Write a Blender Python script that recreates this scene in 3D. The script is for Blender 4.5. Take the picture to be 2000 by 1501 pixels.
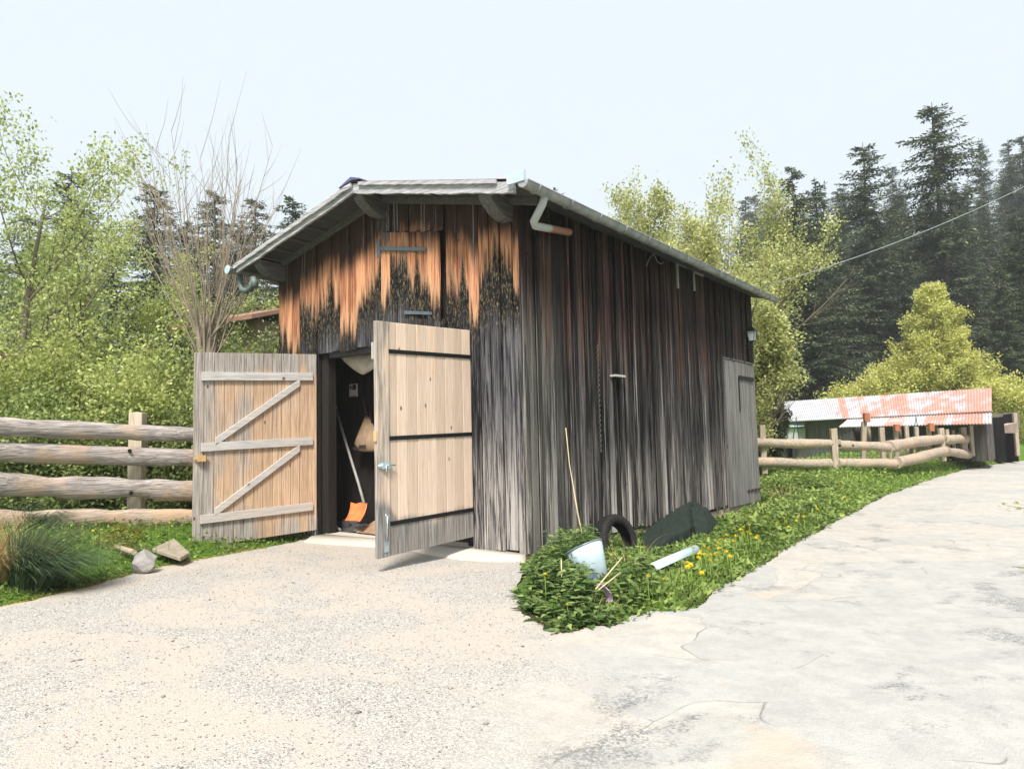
import bpy, math, random
import numpy as np
from mathutils import Vector
random.seed(7); RN = np.random.default_rng(11)
sc = bpy.context.scene
for o in list(bpy.data.objects): bpy.data.objects.remove(o)

# ------------------------------------------------------------------ camera, sky, sun, exposure
YAW, PITCH, ROLL, FPX = 0.6489, 0.0814, -0.0237, 1402.57
CAM = np.array([5.384, -7.418, 1.35])
_fw = np.array([-math.sin(YAW)*math.cos(PITCH), math.cos(YAW)*math.cos(PITCH), math.sin(PITCH)])
_r = np.array([math.cos(YAW), math.sin(YAW), 0.0]); _u = np.cross(_r, _fw)
_R = _r*math.cos(ROLL)+_u*math.sin(ROLL); _U = np.cross(_R, _fw)
cam_d = bpy.data.cameras.new('camera'); cam = bpy.data.objects.new('camera', cam_d)
sc.collection.objects.link(cam); sc.camera = cam
cam_d.sensor_fit = 'HORIZONTAL'; cam_d.sensor_width = 36.0; cam_d.lens = FPX/2000*36
cam_d.clip_start = 0.05; cam_d.clip_end = 3000
from mathutils import Matrix
cam.matrix_world = Matrix(((_R[0], _U[0], -_fw[0], CAM[0]), (_R[1], _U[1], -_fw[1], CAM[1]), (_R[2], _U[2], -_fw[2], CAM[2]), (0, 0, 0, 1)))

SUN_EL, SUN_AZ = math.radians(52), math.radians(-62)     # azimuth measured from +Y towards +X is where the light comes from
sdir = Vector((math.sin(math.radians(150))*math.cos(SUN_EL), math.cos(math.radians(150))*math.cos(SUN_EL), math.sin(SUN_EL)))
sl = bpy.data.lights.new('sun', 'SUN'); sl.energy = 3.0; sl.angle = math.radians(14); sl.color = (1.0, 0.95, 0.87)
so = bpy.data.objects.new('sun', sl); sc.collection.objects.link(so)
so.rotation_euler = (-sdir).to_track_quat('-Z', 'Y').to_euler()
w = bpy.data.worlds.new('World'); sc.world = w; w.use_nodes = True
wn = w.node_tree; bg = wn.nodes['Background']; bg.inputs[1].default_value = 0.095
sk = wn.nodes.new('ShaderNodeTexSky'); sk.sky_type = 'NISHITA'; sk.sun_disc = False
sk.sun_elevation = SUN_EL; sk.sun_rotation = math.radians(150); sk.dust_density = 4; sk.air_density = 1.0
wm = wn.nodes.new('ShaderNodeMix'); wm.data_type = 'RGBA'; wm.inputs[0].default_value = 0.9
wn.links.new(sk.outputs[0], wm.inputs[6]); wm.inputs[7].default_value = (4.0, 4.42, 4.68, 1)      # thin bright overcast veil over the sky
wn.links.new(wm.outputs[2], bg.inputs[0])
sc.view_settings.view_transform = 'Standard'; sc.view_settings.look = 'None'
sc.view_settings.exposure = 1.28; sc.view_settings.gamma = 1
sc.render.engine = 'CYCLES'

def ray(px, py): return _fw+(px-1000)/FPX*_R-(py-750.5)/FPX*_U
def G(px, py, z=0.0):
    d = ray(px, py); return CAM+d*((z-CAM[2])/d[2])
def D(px, py, dep): return CAM+ray(px, py)*dep
def PX(x, px, py):
    d = ray(px, py); return CAM+d*((x-CAM[0])/d[0])
def PY(y, px, py):
    d = ray(px, py); return CAM+d*((y-CAM[1])/d[1])

# ------------------------------------------------------------------ object helpers
def link(o, parent=None):
    sc.collection.objects.link(o)
    if parent: o.parent = parent
    return o
def tag(o, label=None, cat=None, group=None, kind=None):
    if label: o['label'] = label
    if cat: o['category'] = cat
    if group: o['group'] = group
    if kind: o['kind'] = kind
    return o
def thing(name, label, cat, loc=(0, 0, 0), group=None, rz=0):
    o = bpy.data.objects.new(name, None); link(o); o.location = loc; o.rotation_euler = (0, 0, rz)
    return tag(o, label, cat, group)
def copy_tree(o, parent=None):
    c = o.copy(); sc.collection.objects.link(c)
    if parent: c.parent = parent
    for ch in o.children: copy_tree(ch, c)
    return c
def raw_mesh(name, V, F, rnd=None, smooth=False):
    """V (n,3) F (m,k) arrays of equal-size faces"""
    me = bpy.data.meshes.new(name); V = np.asarray(V, np.float32); F = np.asarray(F, np.int32)
    me.vertices.add(len(V)); me.vertices.foreach_set('co', V.ravel())
    m, k = F.shape
    me.loops.add(m*k); me.loops.foreach_set('vertex_index', F.ravel())
    me.polygons.add(m); me.polygons.foreach_set('loop_start', np.arange(0, m*k, k, dtype=np.int32))
    try: me.polygons.foreach_set('loop_total', np.full(m, k, np.int32))
    except Exception: pass
    if smooth: me.polygons.foreach_set('use_smooth', np.ones(m, bool))
    me.update(calc_edges=True)
    if rnd is not None:
        a = me.attributes.new('rnd', 'FLOAT', 'FACE'); a.data.foreach_set('value', np.asarray(rnd, np.float32))
    return me
def mobj(name, me, mat, parent=None):
    me.materials.append(mat); return link(bpy.data.objects.new(name, me), parent)
class MB:
    def __init__(s): s.v = []; s.f = []; s.r = []; s.sm = []
    def add(s, vs, fs, r=0.5, smooth=False):
        b = len(s.v); s.v += [tuple(map(float, q)) for q in vs]
        for f in fs: s.f.append([b+i for i in f]); s.r.append(r); s.sm.append(smooth)
    def box(s, x0, x1, y0, y1, z0, z1, r=0.5):
        v = [(x, y, z) for z in (z0, z1) for y in (y0, y1) for x in (x0, x1)]
        s.add(v, [(0, 2, 3, 1), (4, 5, 7, 6), (0, 1, 5, 4), (2, 6, 7, 3), (0, 4, 6, 2), (1, 3, 7, 5)], r)
    def hexa(s, bot, top, r=0.5):      # two rings of four points, same order
        s.add(list(bot)+list(top), [(3, 2, 1, 0), (4, 5, 6, 7), (0, 1, 5, 4), (1, 2, 6, 5), (2, 3, 7, 6), (3, 0, 4, 7)], r)
    def tube(s, path, rad, n=8, r=0.5, cap=True, flat=1.0, jit=0.0):
        P = [Vector(p) for p in path]; k = len(P)
        rs = rad if hasattr(rad, '__len__') else [rad]*k
        vs = []; up = None
        for i in range(k):
            t = (P[min(i+1, k-1)]-P[max(i-1, 0)]).normalized()
            if up is None: up = Vector((0, 0, 1)) if abs(t.z) < .9 else Vector((1, 0, 0))
            a = (up-t*up.dot(t)).normalized(); b = t.cross(a); up = a
            for j in range(n):
                an = 2*math.pi*j/n; q = rs[i]*(1+random.uniform(-jit, jit))
                vs.append(P[i]+a*math.cos(an)*q*flat+b*math.sin(an)*q)
        fs = [(i*n+j, i*n+(j+1) % n, (i+1)*n+(j+1) % n, (i+1)*n+j) for i in range(k-1) for j in range(n)]
        s.add(vs, fs, r, True)
        if cap: 
            b = len(s.v)-len(vs)
            s.f.append([b+j for j in range(n)][::-1]); s.r.append(r); s.sm.append(False)
            s.f.append([b+(k-1)*n+j for j in range(n)]); s.r.append(r); s.sm.append(False)
    def build(s, name, mat, parent=None, bevel=0):
        me = bpy.data.meshes.new(name); me.from_pydata(s.v, [], s.f); me.update()
        a = me.attributes.new('rnd', 'FLOAT', 'FACE'); a.data.foreach_set('value', np.array(s.r, np.float32))
        me.polygons.foreach_set('use_smooth', np.array(s.sm, bool))
        o = mobj(name, me, mat, parent)
        if bevel:
            m = o.modifiers.new('bevel', 'BEVEL'); m.width = bevel; m.segments = 1; m.limit_method = 'ANGLE'
        return o

# ------------------------------------------------------------------ material helpers
class NT:
    def __init__(s, name, rough=0.8, spec=0.3):
        s.m = bpy.data.materials.new(name); s.m.use_nodes = True; s.t = s.m.node_tree
        s.b = s.t.nodes['Principled BSDF']; s.b.inputs['Roughness'].default_value = rough
        s.b.inputs['Specular IOR Level'].default_value = spec; s._c = None
    def n(s, typ, **kw):
        nd = s.t.nodes.new(typ)
        for k, v in kw.items(): setattr(nd, k, v)
        return nd
    def set(s, sock, v):
        if isinstance(v, bpy.types.NodeSocket): s.t.links.new(v, sock)
        elif isinstance(v, (tuple, list)) and len(v) == 3 and sock.type == 'RGBA': sock.default_value = (*v, 1)
        else: sock.default_value = v
    @property
    def co(s):
        if s._c is None: s._c = s.n('ShaderNodeTexCoord').outputs['Object']
        return s._c
    def xyz(s):
        x = s.n('ShaderNodeSeparateXYZ'); s.set(x.inputs[0], s.co); return x.outputs
    def sc(s, v, vec=None):
        m = s.n('ShaderNodeMapping'); s.set(m.inputs[0], vec or s.co); m.inputs['Scale'].default_value = v; return m.outputs[0]
    def noise(s, scale, vec=None, detail=4, rough=.55, dist=0):
        x = s.n('ShaderNodeTexNoise'); s.set(x.inputs['Vector'], vec or s.co); x.inputs['Scale'].default_value = scale
        x.inputs['Detail'].default_value = detail; x.inputs['Roughness'].default_value = rough; x.inputs['Distortion'].default_value = dist
        return x.outputs['Fac']
    def vor(s, scale, vec=None, out='Distance', feat='F1'):
        x = s.n('ShaderNodeTexVoronoi', feature=feat); s.set(x.inputs['Vector'], vec or s.co); x.inputs['Scale'].default_value = scale
        return x.outputs[out]
    def math(s, op, a, b=0.0, c=None, clamp=False):
        x = s.n('ShaderNodeMath', operation=op, use_clamp=clamp); s.set(x.inputs[0], a); s.set(x.inputs[1], b)
        if c is not None: s.set(x.inputs[2], c)
        return x.outputs[0]
    def rng(s, v, a, b, c=0.0, d=1.0, smooth=True):
        x = s.n('ShaderNodeMapRange', interpolation_type='SMOOTHSTEP' if smooth else 'LINEAR'); s.set(x.inputs[0], v)
        for i, q in enumerate((a, b, c, d)): s.set(x.inputs[i+1], q)
        return x.outputs[0]
    def mix(s, f, a, b, mode='MIX'):
        x = s.n('ShaderNodeMix', data_type='RGBA', blend_type=mode); s.set(x.inputs[0], f); s.set(x.inputs[6], a); s.set(x.inputs[7], b)
        return x.outputs[2]
    def ramp(s, f, stops):
        x = s.n('ShaderNodeValToRGB'); s.set(x.inputs[0], f); e = x.color_ramp.elements
        while len(e) > 1: e.remove(e[-1])
        e[0].position = stops[0][0]; e[0].color = (*stops[0][1], 1)
        for p, c in stops[1:]:
            q = e.new(p); q.color = (*c, 1)
        return x.outputs[0]
    def attr(s, name='rnd'):
        x = s.n('ShaderNodeAttribute'); x.attribute_name = name; return x.outputs['Fac']
    def bump(s, h, strength=0.5, dist=0.01):
        x = s.n('ShaderNodeBump'); x.inputs['Strength'].default_value = strength; x.inputs['Distance'].default_value = dist
        s.set(x.inputs['Height'], h); s.t.links.new(x.outputs[0], s.b.inputs['Normal'])
    def col(s, c): s.set(s.b.inputs['Base Color'], c); return s
def plain(name, c, rough=0.6, spec=0.3, metal=0, var=0.15, scale=8):
    m = NT(name, rough, spec); f = m.noise(scale, detail=5)
    m.col(m.mix(m.rng(f, .3, .7), tuple(x*(1-var) for x in c), tuple(min(1, x*(1+var)) for x in c)))
    m.b.inputs['Metallic'].default_value = metal; m.bump(m.noise(scale*6), .15, .004); return m.m

ZR, T, XM = 5.14, 0.233, -2.6375           # ridge height at the purlins, roof pitch, ridge x
def wood_front():
    m = NT('burnt_front_planks', .85, .2); x, y, z = m.xyz(); r = m.attr()
    d = m.math('SUBTRACT', m.math('SUBTRACT', ZR, m.math('MULTIPLY', m.math('ABSOLUTE', m.math('SUBTRACT', x, XM)), T)), z)
    grain = m.noise(1, m.sc((38, 38, 1.4)), 7, .68, .5); streak = m.noise(1, m.sc((10, 10, .5)), 4, .6)
    fine = m.noise(1, m.sc((160, 160, 5)), 4, .7)
    grain = m.math('ADD', grain, m.math('MULTIPLY', m.math('SUBTRACT', m.math('FRACT', m.math('MULTIPLY', r, 7.31)), .5), .18)); off = m.math('MULTIPLY', m.math('SUBTRACT', streak, .5), 1.25); off = m.math('ADD', off, m.math('MULTIPLY', m.math('SUBTRACT', r, .5), .55))
    off = m.math('ADD', off, m.math('MULTIPLY', m.math('SUBTRACT', grain, .5), .5)); off = m.math('ADD', off, m.math('MULTIPLY', m.math('SUBTRACT', m.noise(1, m.sc((1.3, 1.3, .2)), 2), .5), .9))
    dd = m.math('ADD', d, off)
    brown = m.mix(grain, (.010, .007, .007), (.085, .042, .032))
    orange = m.mix(m.rng(grain, .3, .7), (.22, .075, .04), (.76, .37, .20))
    blk = m.mix(m.rng(m.noise(1, m.sc((60, 60, 14)), 4, .7), .50, .70), (.006, .006, .007), (.26, .20, .12))
    grey = m.mix(m.rng(grain, .42, .72), (.005, .005, .007), (.17, .165, .18))
    low = m.mix(m.rng(grain, .38, .68), (.016, .015, .016), (.46, .43, .41))
    orange = m.mix(m.math('MULTIPLY', m.rng(dd, .85, 1.35), .75), orange, m.mix(grain, (.55, .26, .13), (.90, .58, .36)))
    dt = m.math('ADD', d, m.math('MULTIPLY', off, .42)); c = m.mix(m.rng(dt, .44, .80), brown, orange)
    hx = m.math('MULTIPLY', m.math('MULTIPLY', m.rng(x, -2.85, -2.65), m.rng(x, -1.95, -2.1)), m.rng(dd, .55, .3)); c = m.mix(m.math('MULTIPLY', hx, m.rng(grain, .35, .6, 0, .7)), c, (.13, .14, .155))
    edge = m.math('ADD', dd, m.math('MULTIPLY', off, .6))
    c = m.mix(m.rng(m.math('ADD', edge, m.math('MULTIPLY', fine, .5)), 1.15, 1.62), c, blk)
    c = m.mix(m.rng(m.math('ADD', d, m.math('MULTIPLY', off, .5)), 1.5, 2.1), c, grey)
    c = m.mix(m.rng(m.math('ADD', z, m.math('MULTIPLY', off, -.7)), .2, 1.9, 1, 0), c, low)
    # pale bare streaks near the left gable and near the right corner
    ps = m.math('MULTIPLY', m.rng(m.noise(1, m.sc((26, 26, .35)), 3, .6), .60, .68), m.rng(d, .1, 1.6, 1, 0))
    c = m.mix(m.math('MULTIPLY', ps, .6), c, (.36, .37, .38))
    c = m.mix(m.rng(m.vor(2.3, m.sc((1.6, 1.6, 1))), .05, .035), c, (.01, .008, .008))
    m.col(c); m.bump(m.math('ADD', grain, m.math('MULTIPLY', fine, .5)), .8, .01); return m.m
def wood_side():
    m = NT('weathered_side_planks', .85, .2); x, y, z = m.xyz(); r = m.attr()
    grain = m.noise(1, m.sc((24, 24, .9)), 8, .70, .5); streak = m.noise(1, m.sc((13, 13, .4)), 4, .6); fine = m.noise(1, m.sc((150, 150, 5)), 4, .7)
    grain = m.math('ADD', grain, m.math('MULTIPLY', m.math('SUBTRACT', m.math('FRACT', m.math('MULTIPLY', r, 7.31)), .5), .15)); off = m.math('MULTIPLY', m.math('SUBTRACT', streak, .5), 3.2)
    off = m.math('ADD', off, m.math('MULTIPLY', m.math('SUBTRACT', r, .5), 1.0))
    up = m.mix(m.rng(grain, .36, .72), (.010, .007, .007), (.11, .058, .046))
    red = m.mix(grain, (.10, .03, .018), (.42, .16, .075))
    mid = m.mix(m.rng(grain, .42, .72), (.004, .004, .005), (.17, .155, .155))
    low = m.mix(m.rng(grain, .36, .64), (.022, .020, .021), (.52, .47, .44))
    zz = m.math('ADD', z, off)
    c = m.mix(m.rng(zz, 2.3, 3.5), mid, up)
    rs = m.math('MULTIPLY', m.rng(m.noise(1, m.sc((30, 30, .3)), 3, .6), .60, .67), m.math('MULTIPLY', m.rng(z, 1.9, 2.8), m.rng(z, 4.6, 3.8)))
    c = m.mix(m.math('MULTIPLY', rs, .75), c, red)
    c = m.mix(m.rng(zz, .45, 1.9, 1, 0), c, low)
    # greyer, paler planks next to the front corner
    ca = m.math('MULTIPLY', m.rng(m.math('ADD', y, m.math('MULTIPLY', off, .5)), .1, 1.0, 1, 0), m.rng(z, 3.6, 2.4))
    c = m.mix(m.math('MULTIPLY', ca, .42), c, m.mix(m.rng(grain, .3, .7), (.03, .03, .03), (.50, .48, .42)))
    ws = m.math('MULTIPLY', m.rng(m.noise(1, m.sc((40, 40, .22)), 3, .6), .60, .68), m.rng(z, 3.9, 2.0))
    c = m.mix(m.math('MULTIPLY', ws, .8), c, (.56, .54, .52))
    c = m.mix(m.rng(m.vor(2.1, m.sc((1.6, 1.6, 1))), .05, .03), c, (.01, .008, .008))
    c = m.mix(m.rng(r, .0, 1.0, .78, 0), c, (.008, .007, .008))
    m.col(c); m.bump(m.math('ADD', grain, m.math('MULTIPLY', fine, .5)), .8, .01); return m.m
def wood(name, dark, light, gs=(60, 60, 2), warm=None, warmc=None, knots=True, rough=.75, bmp=.35, edge=None):
    """generic plank; grain runs along the axis whose scale is small"""
    m = NT(name, rough, .25); r = m.attr(); g = m.noise(1, m.sc(gs), 6, .62, .5); f = m.noise(1, m.sc(tuple(q*2.5 for q in gs)), 3, .6)
    c = m.mix(m.rng(g, .25, .75), dark, light)
    c = m.mix(m.rng(r, 0, 1, .0, .45), c, tuple(q*.62 for q in light))
    if warm is not None: c = m.mix(m.math('MULTIPLY', m.rng(m.math('ADD', m.noise(1.4, detail=3), m.math('MULTIPLY', m.math('SUBTRACT', r, .5), .35)), .38, .62), warm), c, warmc)
    c = m.mix(m.rng(f, .62, .8), c, tuple(q*.35 for q in dark))
    if knots: 
        k = m.vor(3.1, m.sc((1.5, 1.5, .8)) if gs[2] < gs[0] else m.co)
        c = m.mix(m.rng(k, .13, .04), c, (.10, .045, .02))
    m.col(c); m.bump(m.math('ADD', g, m.math('MULTIPLY', f, .4)), bmp, .006); return m
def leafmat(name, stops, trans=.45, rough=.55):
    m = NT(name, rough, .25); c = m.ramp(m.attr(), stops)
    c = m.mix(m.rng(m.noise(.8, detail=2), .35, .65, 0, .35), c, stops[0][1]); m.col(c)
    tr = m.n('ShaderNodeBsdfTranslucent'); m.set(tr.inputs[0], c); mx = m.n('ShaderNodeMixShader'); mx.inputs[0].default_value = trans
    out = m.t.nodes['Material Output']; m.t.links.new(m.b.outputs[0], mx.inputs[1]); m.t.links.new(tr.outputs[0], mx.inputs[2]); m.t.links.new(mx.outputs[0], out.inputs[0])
    return m.m

M = {}
M['front'] = wood_front(); M['side'] = wood_side()
M['verge'] = wood('silvered_roof_timber', (.17, .165, .18), (.66, .65, .69), (4, 4, 70), knots=False, bmp=1.2).m
M['beam'] = wood('grey_beam', (.05, .05, .055), (.19, .18, .175), (50, 3, 50), knots=False, bmp=.8).m
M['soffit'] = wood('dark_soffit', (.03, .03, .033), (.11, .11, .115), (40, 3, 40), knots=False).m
M['inside'] = wood('shade_dark_interior_planks', (.006, .005, .005), (.035, .028, .024), (60, 60, 1.5), knots=False).m  # shade inside the barn is put into this near-black plank colour
M['iron'] = plain('black_iron', (.012, .012, .014), .45, .4, .3)
M['blueiron'] = plain('painted_blue_grey_iron', (.10, .13, .16), .5)
M['zinc'] = plain('weathered_zinc', (.30, .30, .32), .55, .4, .15, .25, 5)
M['green_pvc'] = plain('green_grey_pipe', (.13, .17, .165), .45)
M['galv'] = plain('galvanised_steel', (.55, .66, .72), .35, .5, .7)

def door_mat(name, inner):
    m = NT(name, .7, .25); x, y, z = m.xyz(); r = m.attr()
    g = m.noise(1, m.sc((75, 75, 2)), 6, .62, .5); b = m.noise(1, m.sc((2.2, 2.2, .8)), 3, .55)
    if inner:
        grey = m.mix(m.rng(g, .25, .75), (.13, .11, .10), (.56, .52, .48)); warm = m.mix(m.rng(g, .25, .75), (.36, .22, .14), (.78, .56, .38))
        q = m.math('ADD', m.math('ADD', m.rng(x, 0, 1.9, 1.0, .0, False), m.math('MULTIPLY', m.math('SUBTRACT', b, .5), 1.6)), m.math('MULTIPLY', m.math('SUBTRACT', r, .5), .7))
        q = m.math('SUBTRACT', q, m.rng(z, 2.25, 2.75)); q = m.math('SUBTRACT', q, m.rng(z, .55, .1, 0, .5))
        c = m.mix(m.rng(q, -.1, .55), grey, warm)
    else:
        grey = m.mix(m.rng(g, .25, .75), (.07, .07, .068), (.40, .38, .36)); warm = m.mix(m.rng(g, .25, .75), (.58, .43, .33), (.82, .66, .54))
        q = m.math('ADD', m.math('MULTIPLY', m.math('SUBTRACT', b, .5), 1.0), m.rng(z, .18, .62)); q = m.math('SUBTRACT', q, m.math('MULTIPLY', m.rng(x, 1.30, 1.5), .7))
        q = m.math('ADD', q, m.math('MULTIPLY', m.math('SUBTRACT', g, .5), .5))
        c = m.mix(m.rng(q, .15, .6), grey, warm)
        st = m.math('MULTIPLY', m.rng(m.noise(1, m.sc((9, 9, .5)), 3), .60, .72), m.rng(z, 1.6, 2.6)); c = m.mix(st, c, (.72, .33, .12))
    c = m.mix(m.rng(r, 0, 1, 0, .28), c, (.2, .15, .11), 'MIX')
    k = m.vor(3.4, m.sc((1.6, 1.6, .8))); c = m.mix(m.rng(k, .12, .03), c, (.09, .045, .025))
    m.col(c); m.bump(g, .4, .004); return m.m
M['door_in'] = door_mat('grey_and_honey_door_boards', True); M['door_out'] = door_mat('pale_new_door_boards', False)
M['rail'] = wood('pale_grey_door_battens', (.34, .33, .32), (.64, .62, .61), (3, 60, 60), warm=.2, warmc=(.62, .46, .31), knots=True).m
M['sidedoor'] = wood('grey_side_door', (.012, .012, .012), (.34, .32, .31), (26, 26, .9), knots=False, bmp=.7).m

# ------------------------------------------------------------------ the hard ground and the terrain
HARD = [(-2.4, -8), (-2.75, -5.6), (-2.85, -4.8), (-3.12, -4.02), (-3.7, -2.91), (-3.92, -1.88), (-4.1, -1.0), (-4.3, -.3), (-4.3, .02), (-.05, .02), (.05, -.3), (.5, -.78),
        (.72, -1.2), (1.2, -1.9), (1.75, -2.45), (2.27, -2.75), (2.5, -2.35), (2.48, -1.74), (2.71, -1.58), (2.63, -.03), (2.4, 2.54), (2.17, 6.34), (1.96, 11.18), (2.05, 18.92), (2.41, 28.06), (3.7, 35.4), (6, 42), (10, 52), (16, 70),
        (22, 70), (14.5, 52), (9.8, 41), (7.6, 33), (6.8, 25), (6.4, 10), (6.2, 0), (6.6, -3), (10, -8), (10, -16), (-4.5, -16)]
HP = np.array(HARD)
def inside(P, poly):
    x, y = P[:, 0], P[:, 1]; c = np.zeros(len(P), bool); n = len(poly)
    for i in range(n):
        (x0, y0), (x1, y1) = poly[i], poly[i-1]
        if y0 == y1: continue
        c ^= ((y0 > y) != (y1 > y)) & (x < (x1-x0)*(y-y0)/(y1-y0)+x0)
    return c
def dist(P, poly):
    d = np.full(len(P), 1e9); n = len(poly)
    for i in range(n):
        a = np.array(poly[i]); b = np.array(poly[(i+1) % n]); ab = b-a
        t = np.clip(((P-a)@ab)/(ab@ab), 0, 1); d = np.minimum(d, np.linalg.norm(P-(a+t[:, None]*ab), axis=1))
    return d
def ss(x, a, b):
    t = np.clip((x-a)/(b-a), 0, 1); return t*t*(3-2*t)
def wob(x, y):
    return .5*np.sin(x*1.3+2*np.sin(y*.7))*np.cos(y*1.1+1.3)+.3*np.sin(x*2.9+y*2.3)+.2*np.cos(x*5.1-y*4.3)
def H(x, y):
    x = np.atleast_1d(np.asarray(x, float)); y = np.atleast_1d(np.asarray(y, float)); P = np.stack([x, y], 1)
    ins = inside(P, HARD); d = dist(P, HARD)
    s = ss(d, 0, 1.6)
    left = .34*ss(x, -3.0, -4.2)*(1-ss(x, -6.5, -10))*(1-ss(y, -1.5, .5)); left = left-.5*ss(x, -8, -14)
    right = -.12*ss(y, .5, 1.5)*(1-ss(y, 8, 10))-.12*ss(y, 2, 4)*(1-ss(y, 8, 10))*(1-ss(x, .4, 1.6))+.34*ss(y, 8, 16)+.35*ss(y, 17, 32)
    t = np.where(x < -2.7, left, right)
    hill = np.maximum(0, y-47)*.30*ss(x+.12*y, -75, 5)+14*ss(np.hypot(x, y), 150, 420)
    hill = hill*(1-.55*ss(y, 120, 260))
    t = t+hill+.035*wob(x, y)*s
    under = ((x > -5.3) & (x < 0) & (y > 0) & (y < 8.6))
    t = np.where(under, -.2, t)
    return np.where(ins, -.2*ss(d, 0, .25)-.115*(1-ss(d, 0, .25)), -.115*(1-s)+t*s)
xs = np.concatenate([-np.geomspace(600, 12, 34), np.arange(-11.5, 9, .35), np.geomspace(9.2, 600, 36)])
ys = np.concatenate([-np.geomspace(500, 9, 26), np.arange(-8.7, 22, .35), np.geomspace(22.5, 750, 52)])
gx, gy = np.meshgrid(xs, ys, indexing='ij'); hz = H(gx.ravel(), gy.ravel())
nx, ny = gx.shape; idx = np.arange(nx*ny).reshape(nx, ny)
gf = np.stack([idx[:-1, :-1], idx[1:, :-1], idx[1:, 1:], idx[:-1, 1:]], -1).reshape(-1, 4)
m = NT('grassy_earth', .95, .1); x, y, z = m.xyz()
soil = m.mix(m.noise(9, detail=6), (.05, .045, .025), (.15, .13, .07)); gr = m.mix(m.noise(5, detail=6), (.045, .09, .015), (.13, .24, .03))
c = m.mix(m.rng(m.noise(1.3, detail=4), .30, .5), soil, gr); c = m.mix(m.math('MULTIPLY', m.rng(y, 9, 14), m.math('MULTIPLY', m.rng(y, 52, 45), m.rng(x, 4, 1))), c, m.mix(m.noise(3, detail=6), (.15, .28, .04), (.28, .44, .07)))
c = m.mix(m.rng(y, 46, 52), c, (.03, .045, .02))
m.col(c); m.bump(m.noise(14, detail=6), .6, .04)
tag(mobj('ground', raw_mesh('ground', np.stack([gx.ravel(), gy.ravel(), hz], 1), gf, smooth=True), m.m), kind='structure')

def hard_mat():
    m = NT('worn_gravel_and_tarmac', .92, .15); x, y, z = m.xyz()
    pos = m.math('ADD', m.math('SUBTRACT', x, m.math('ADD', 1.35, m.math('MULTIPLY', m.math('MULTIPLY', y, -1), .36))), m.math('MULTIPLY', m.math('SUBTRACT', m.noise(.9, detail=4), .5), 2.2))
    fac = m.rng(pos, -.9, .9)
    big = m.noise(.55, detail=5, rough=.6, dist=.6); med = m.noise(2.3, detail=5, rough=.6)
    # gravel: many little stones, denser and greyer where the dust has worn off
    cell = m.vor(120, out='Color'); cd = m.vor(120); sp = m.n('ShaderNodeSeparateColor'); m.set(sp.inputs[0], cell)
    st = m.ramp(sp.outputs[0], [(0, (.17, .16, .15)), (.2, (.33, .315, .295)), (.6, (.45, .42, .39)), (1, (.62, .585, .54))])
    dust = m.mix(m.noise(30, detail=5), (.43, .375, .325), (.54, .48, .42))
    dens = m.math('ADD', m.math('MULTIPLY', m.rng(big, .42, .60), .85), m.math('MULTIPLY', m.rng(m.noise(1.1, m.sc((1, 1.7, 1)), 5), .5, .66), .6))
    cover = m.rng(m.math('ADD', m.math('MULTIPLY', m.noise(55, detail=3), 1.0), m.math('MULTIPLY', dens, .35)), .52, .68)
    grav = m.mix(cover, dust, st); grav = m.mix(m.math('MULTIPLY', m.rng(m.noise(95, detail=2), .60, .68), m.rng(dens, 0, 1, .35, .9)), grav, (.13, .12, .115))
    # old tarmac: pale grey with cream patches, dark worn spots and cracks
    wv = m.n('ShaderNodeVectorMath', operation='ADD'); m.set(wv.inputs[0], m.co); nz = m.n('ShaderNodeTexNoise'); nz.inputs['Scale'].default_value = .8; m.set(nz.inputs['Vector'], m.co)
    sv = m.n('ShaderNodeVectorMath', operation='SCALE'); m.set(sv.inputs[0], nz.outputs['Color']); sv.inputs['Scale'].default_value = 1.6; m.set(wv.inputs[1], sv.outputs[0])
    pcol = m.vor(.75, wv.outputs[0], 'Color'); ps = m.n('ShaderNodeSeparateColor'); m.set(ps.inputs[0], pcol)
    base = m.mix(m.rng(m.math('ADD', ps.outputs[0], m.math('MULTIPLY', m.math('SUBTRACT', med, .5), 1.2)), .3, .75), (.41, .40, .38), (.49, .445, .39))
    base = m.mix(m.rng(med, .35, .65, 0, .5), base, (.49, .475, .45)); base = m.mix(m.rng(m.noise(6, detail=8, rough=.75), .40, .64, 0, .45), base, (.30, .295, .285))
    base = m.mix(m.rng(m.noise(130, detail=4, rough=.8), .50, .70), base, (.22, .215, .21))
    wear = m.math('MULTIPLY', m.rng(m.noise(1.1, m.sc((1, .8, 1)), 8, .7, .3), .545, .66), m.rng(m.noise(55, detail=3, rough=.75), .42, .58))
    base = m.mix(m.math('MULTIPLY', wear, .85), base, (.13, .13, .14))
    ed = m.vor(.75, wv.outputs[0], 'Distance', 'DISTANCE_TO_EDGE'); crk = m.math('MULTIPLY', m.rng(ed, .0065, .001), m.rng(m.noise(1.7, detail=3), .49, .60))
    base = m.mix(m.math('MULTIPLY', crk, .65), base, (.14, .13, .12))
    c = m.mix(fac, grav, base)
    c = m.mix(m.rng(m.noise(.9, m.sc((1, 1, 1)), 4), .62, .72, 0, .45), c, (.47, .38, .28))
    m.col(c)
    h = m.math('ADD', m.math('MULTIPLY', m.math('SUBTRACT', 1, cd), m.rng(fac, 0, 1, 1, .35)), m.math('MULTIPLY', m.noise(40, detail=5), 1.0))
    m.bump(m.math('ADD', h, m.math('MULTIPLY', big, 4)), .55, .012); return m.m
M['hard'] = hard_mat()
DIV = [(2.27, -2.75), (2.55, -3.6), (3.1, -4.9), (3.8, -8), (4.6, -16)]
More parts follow.
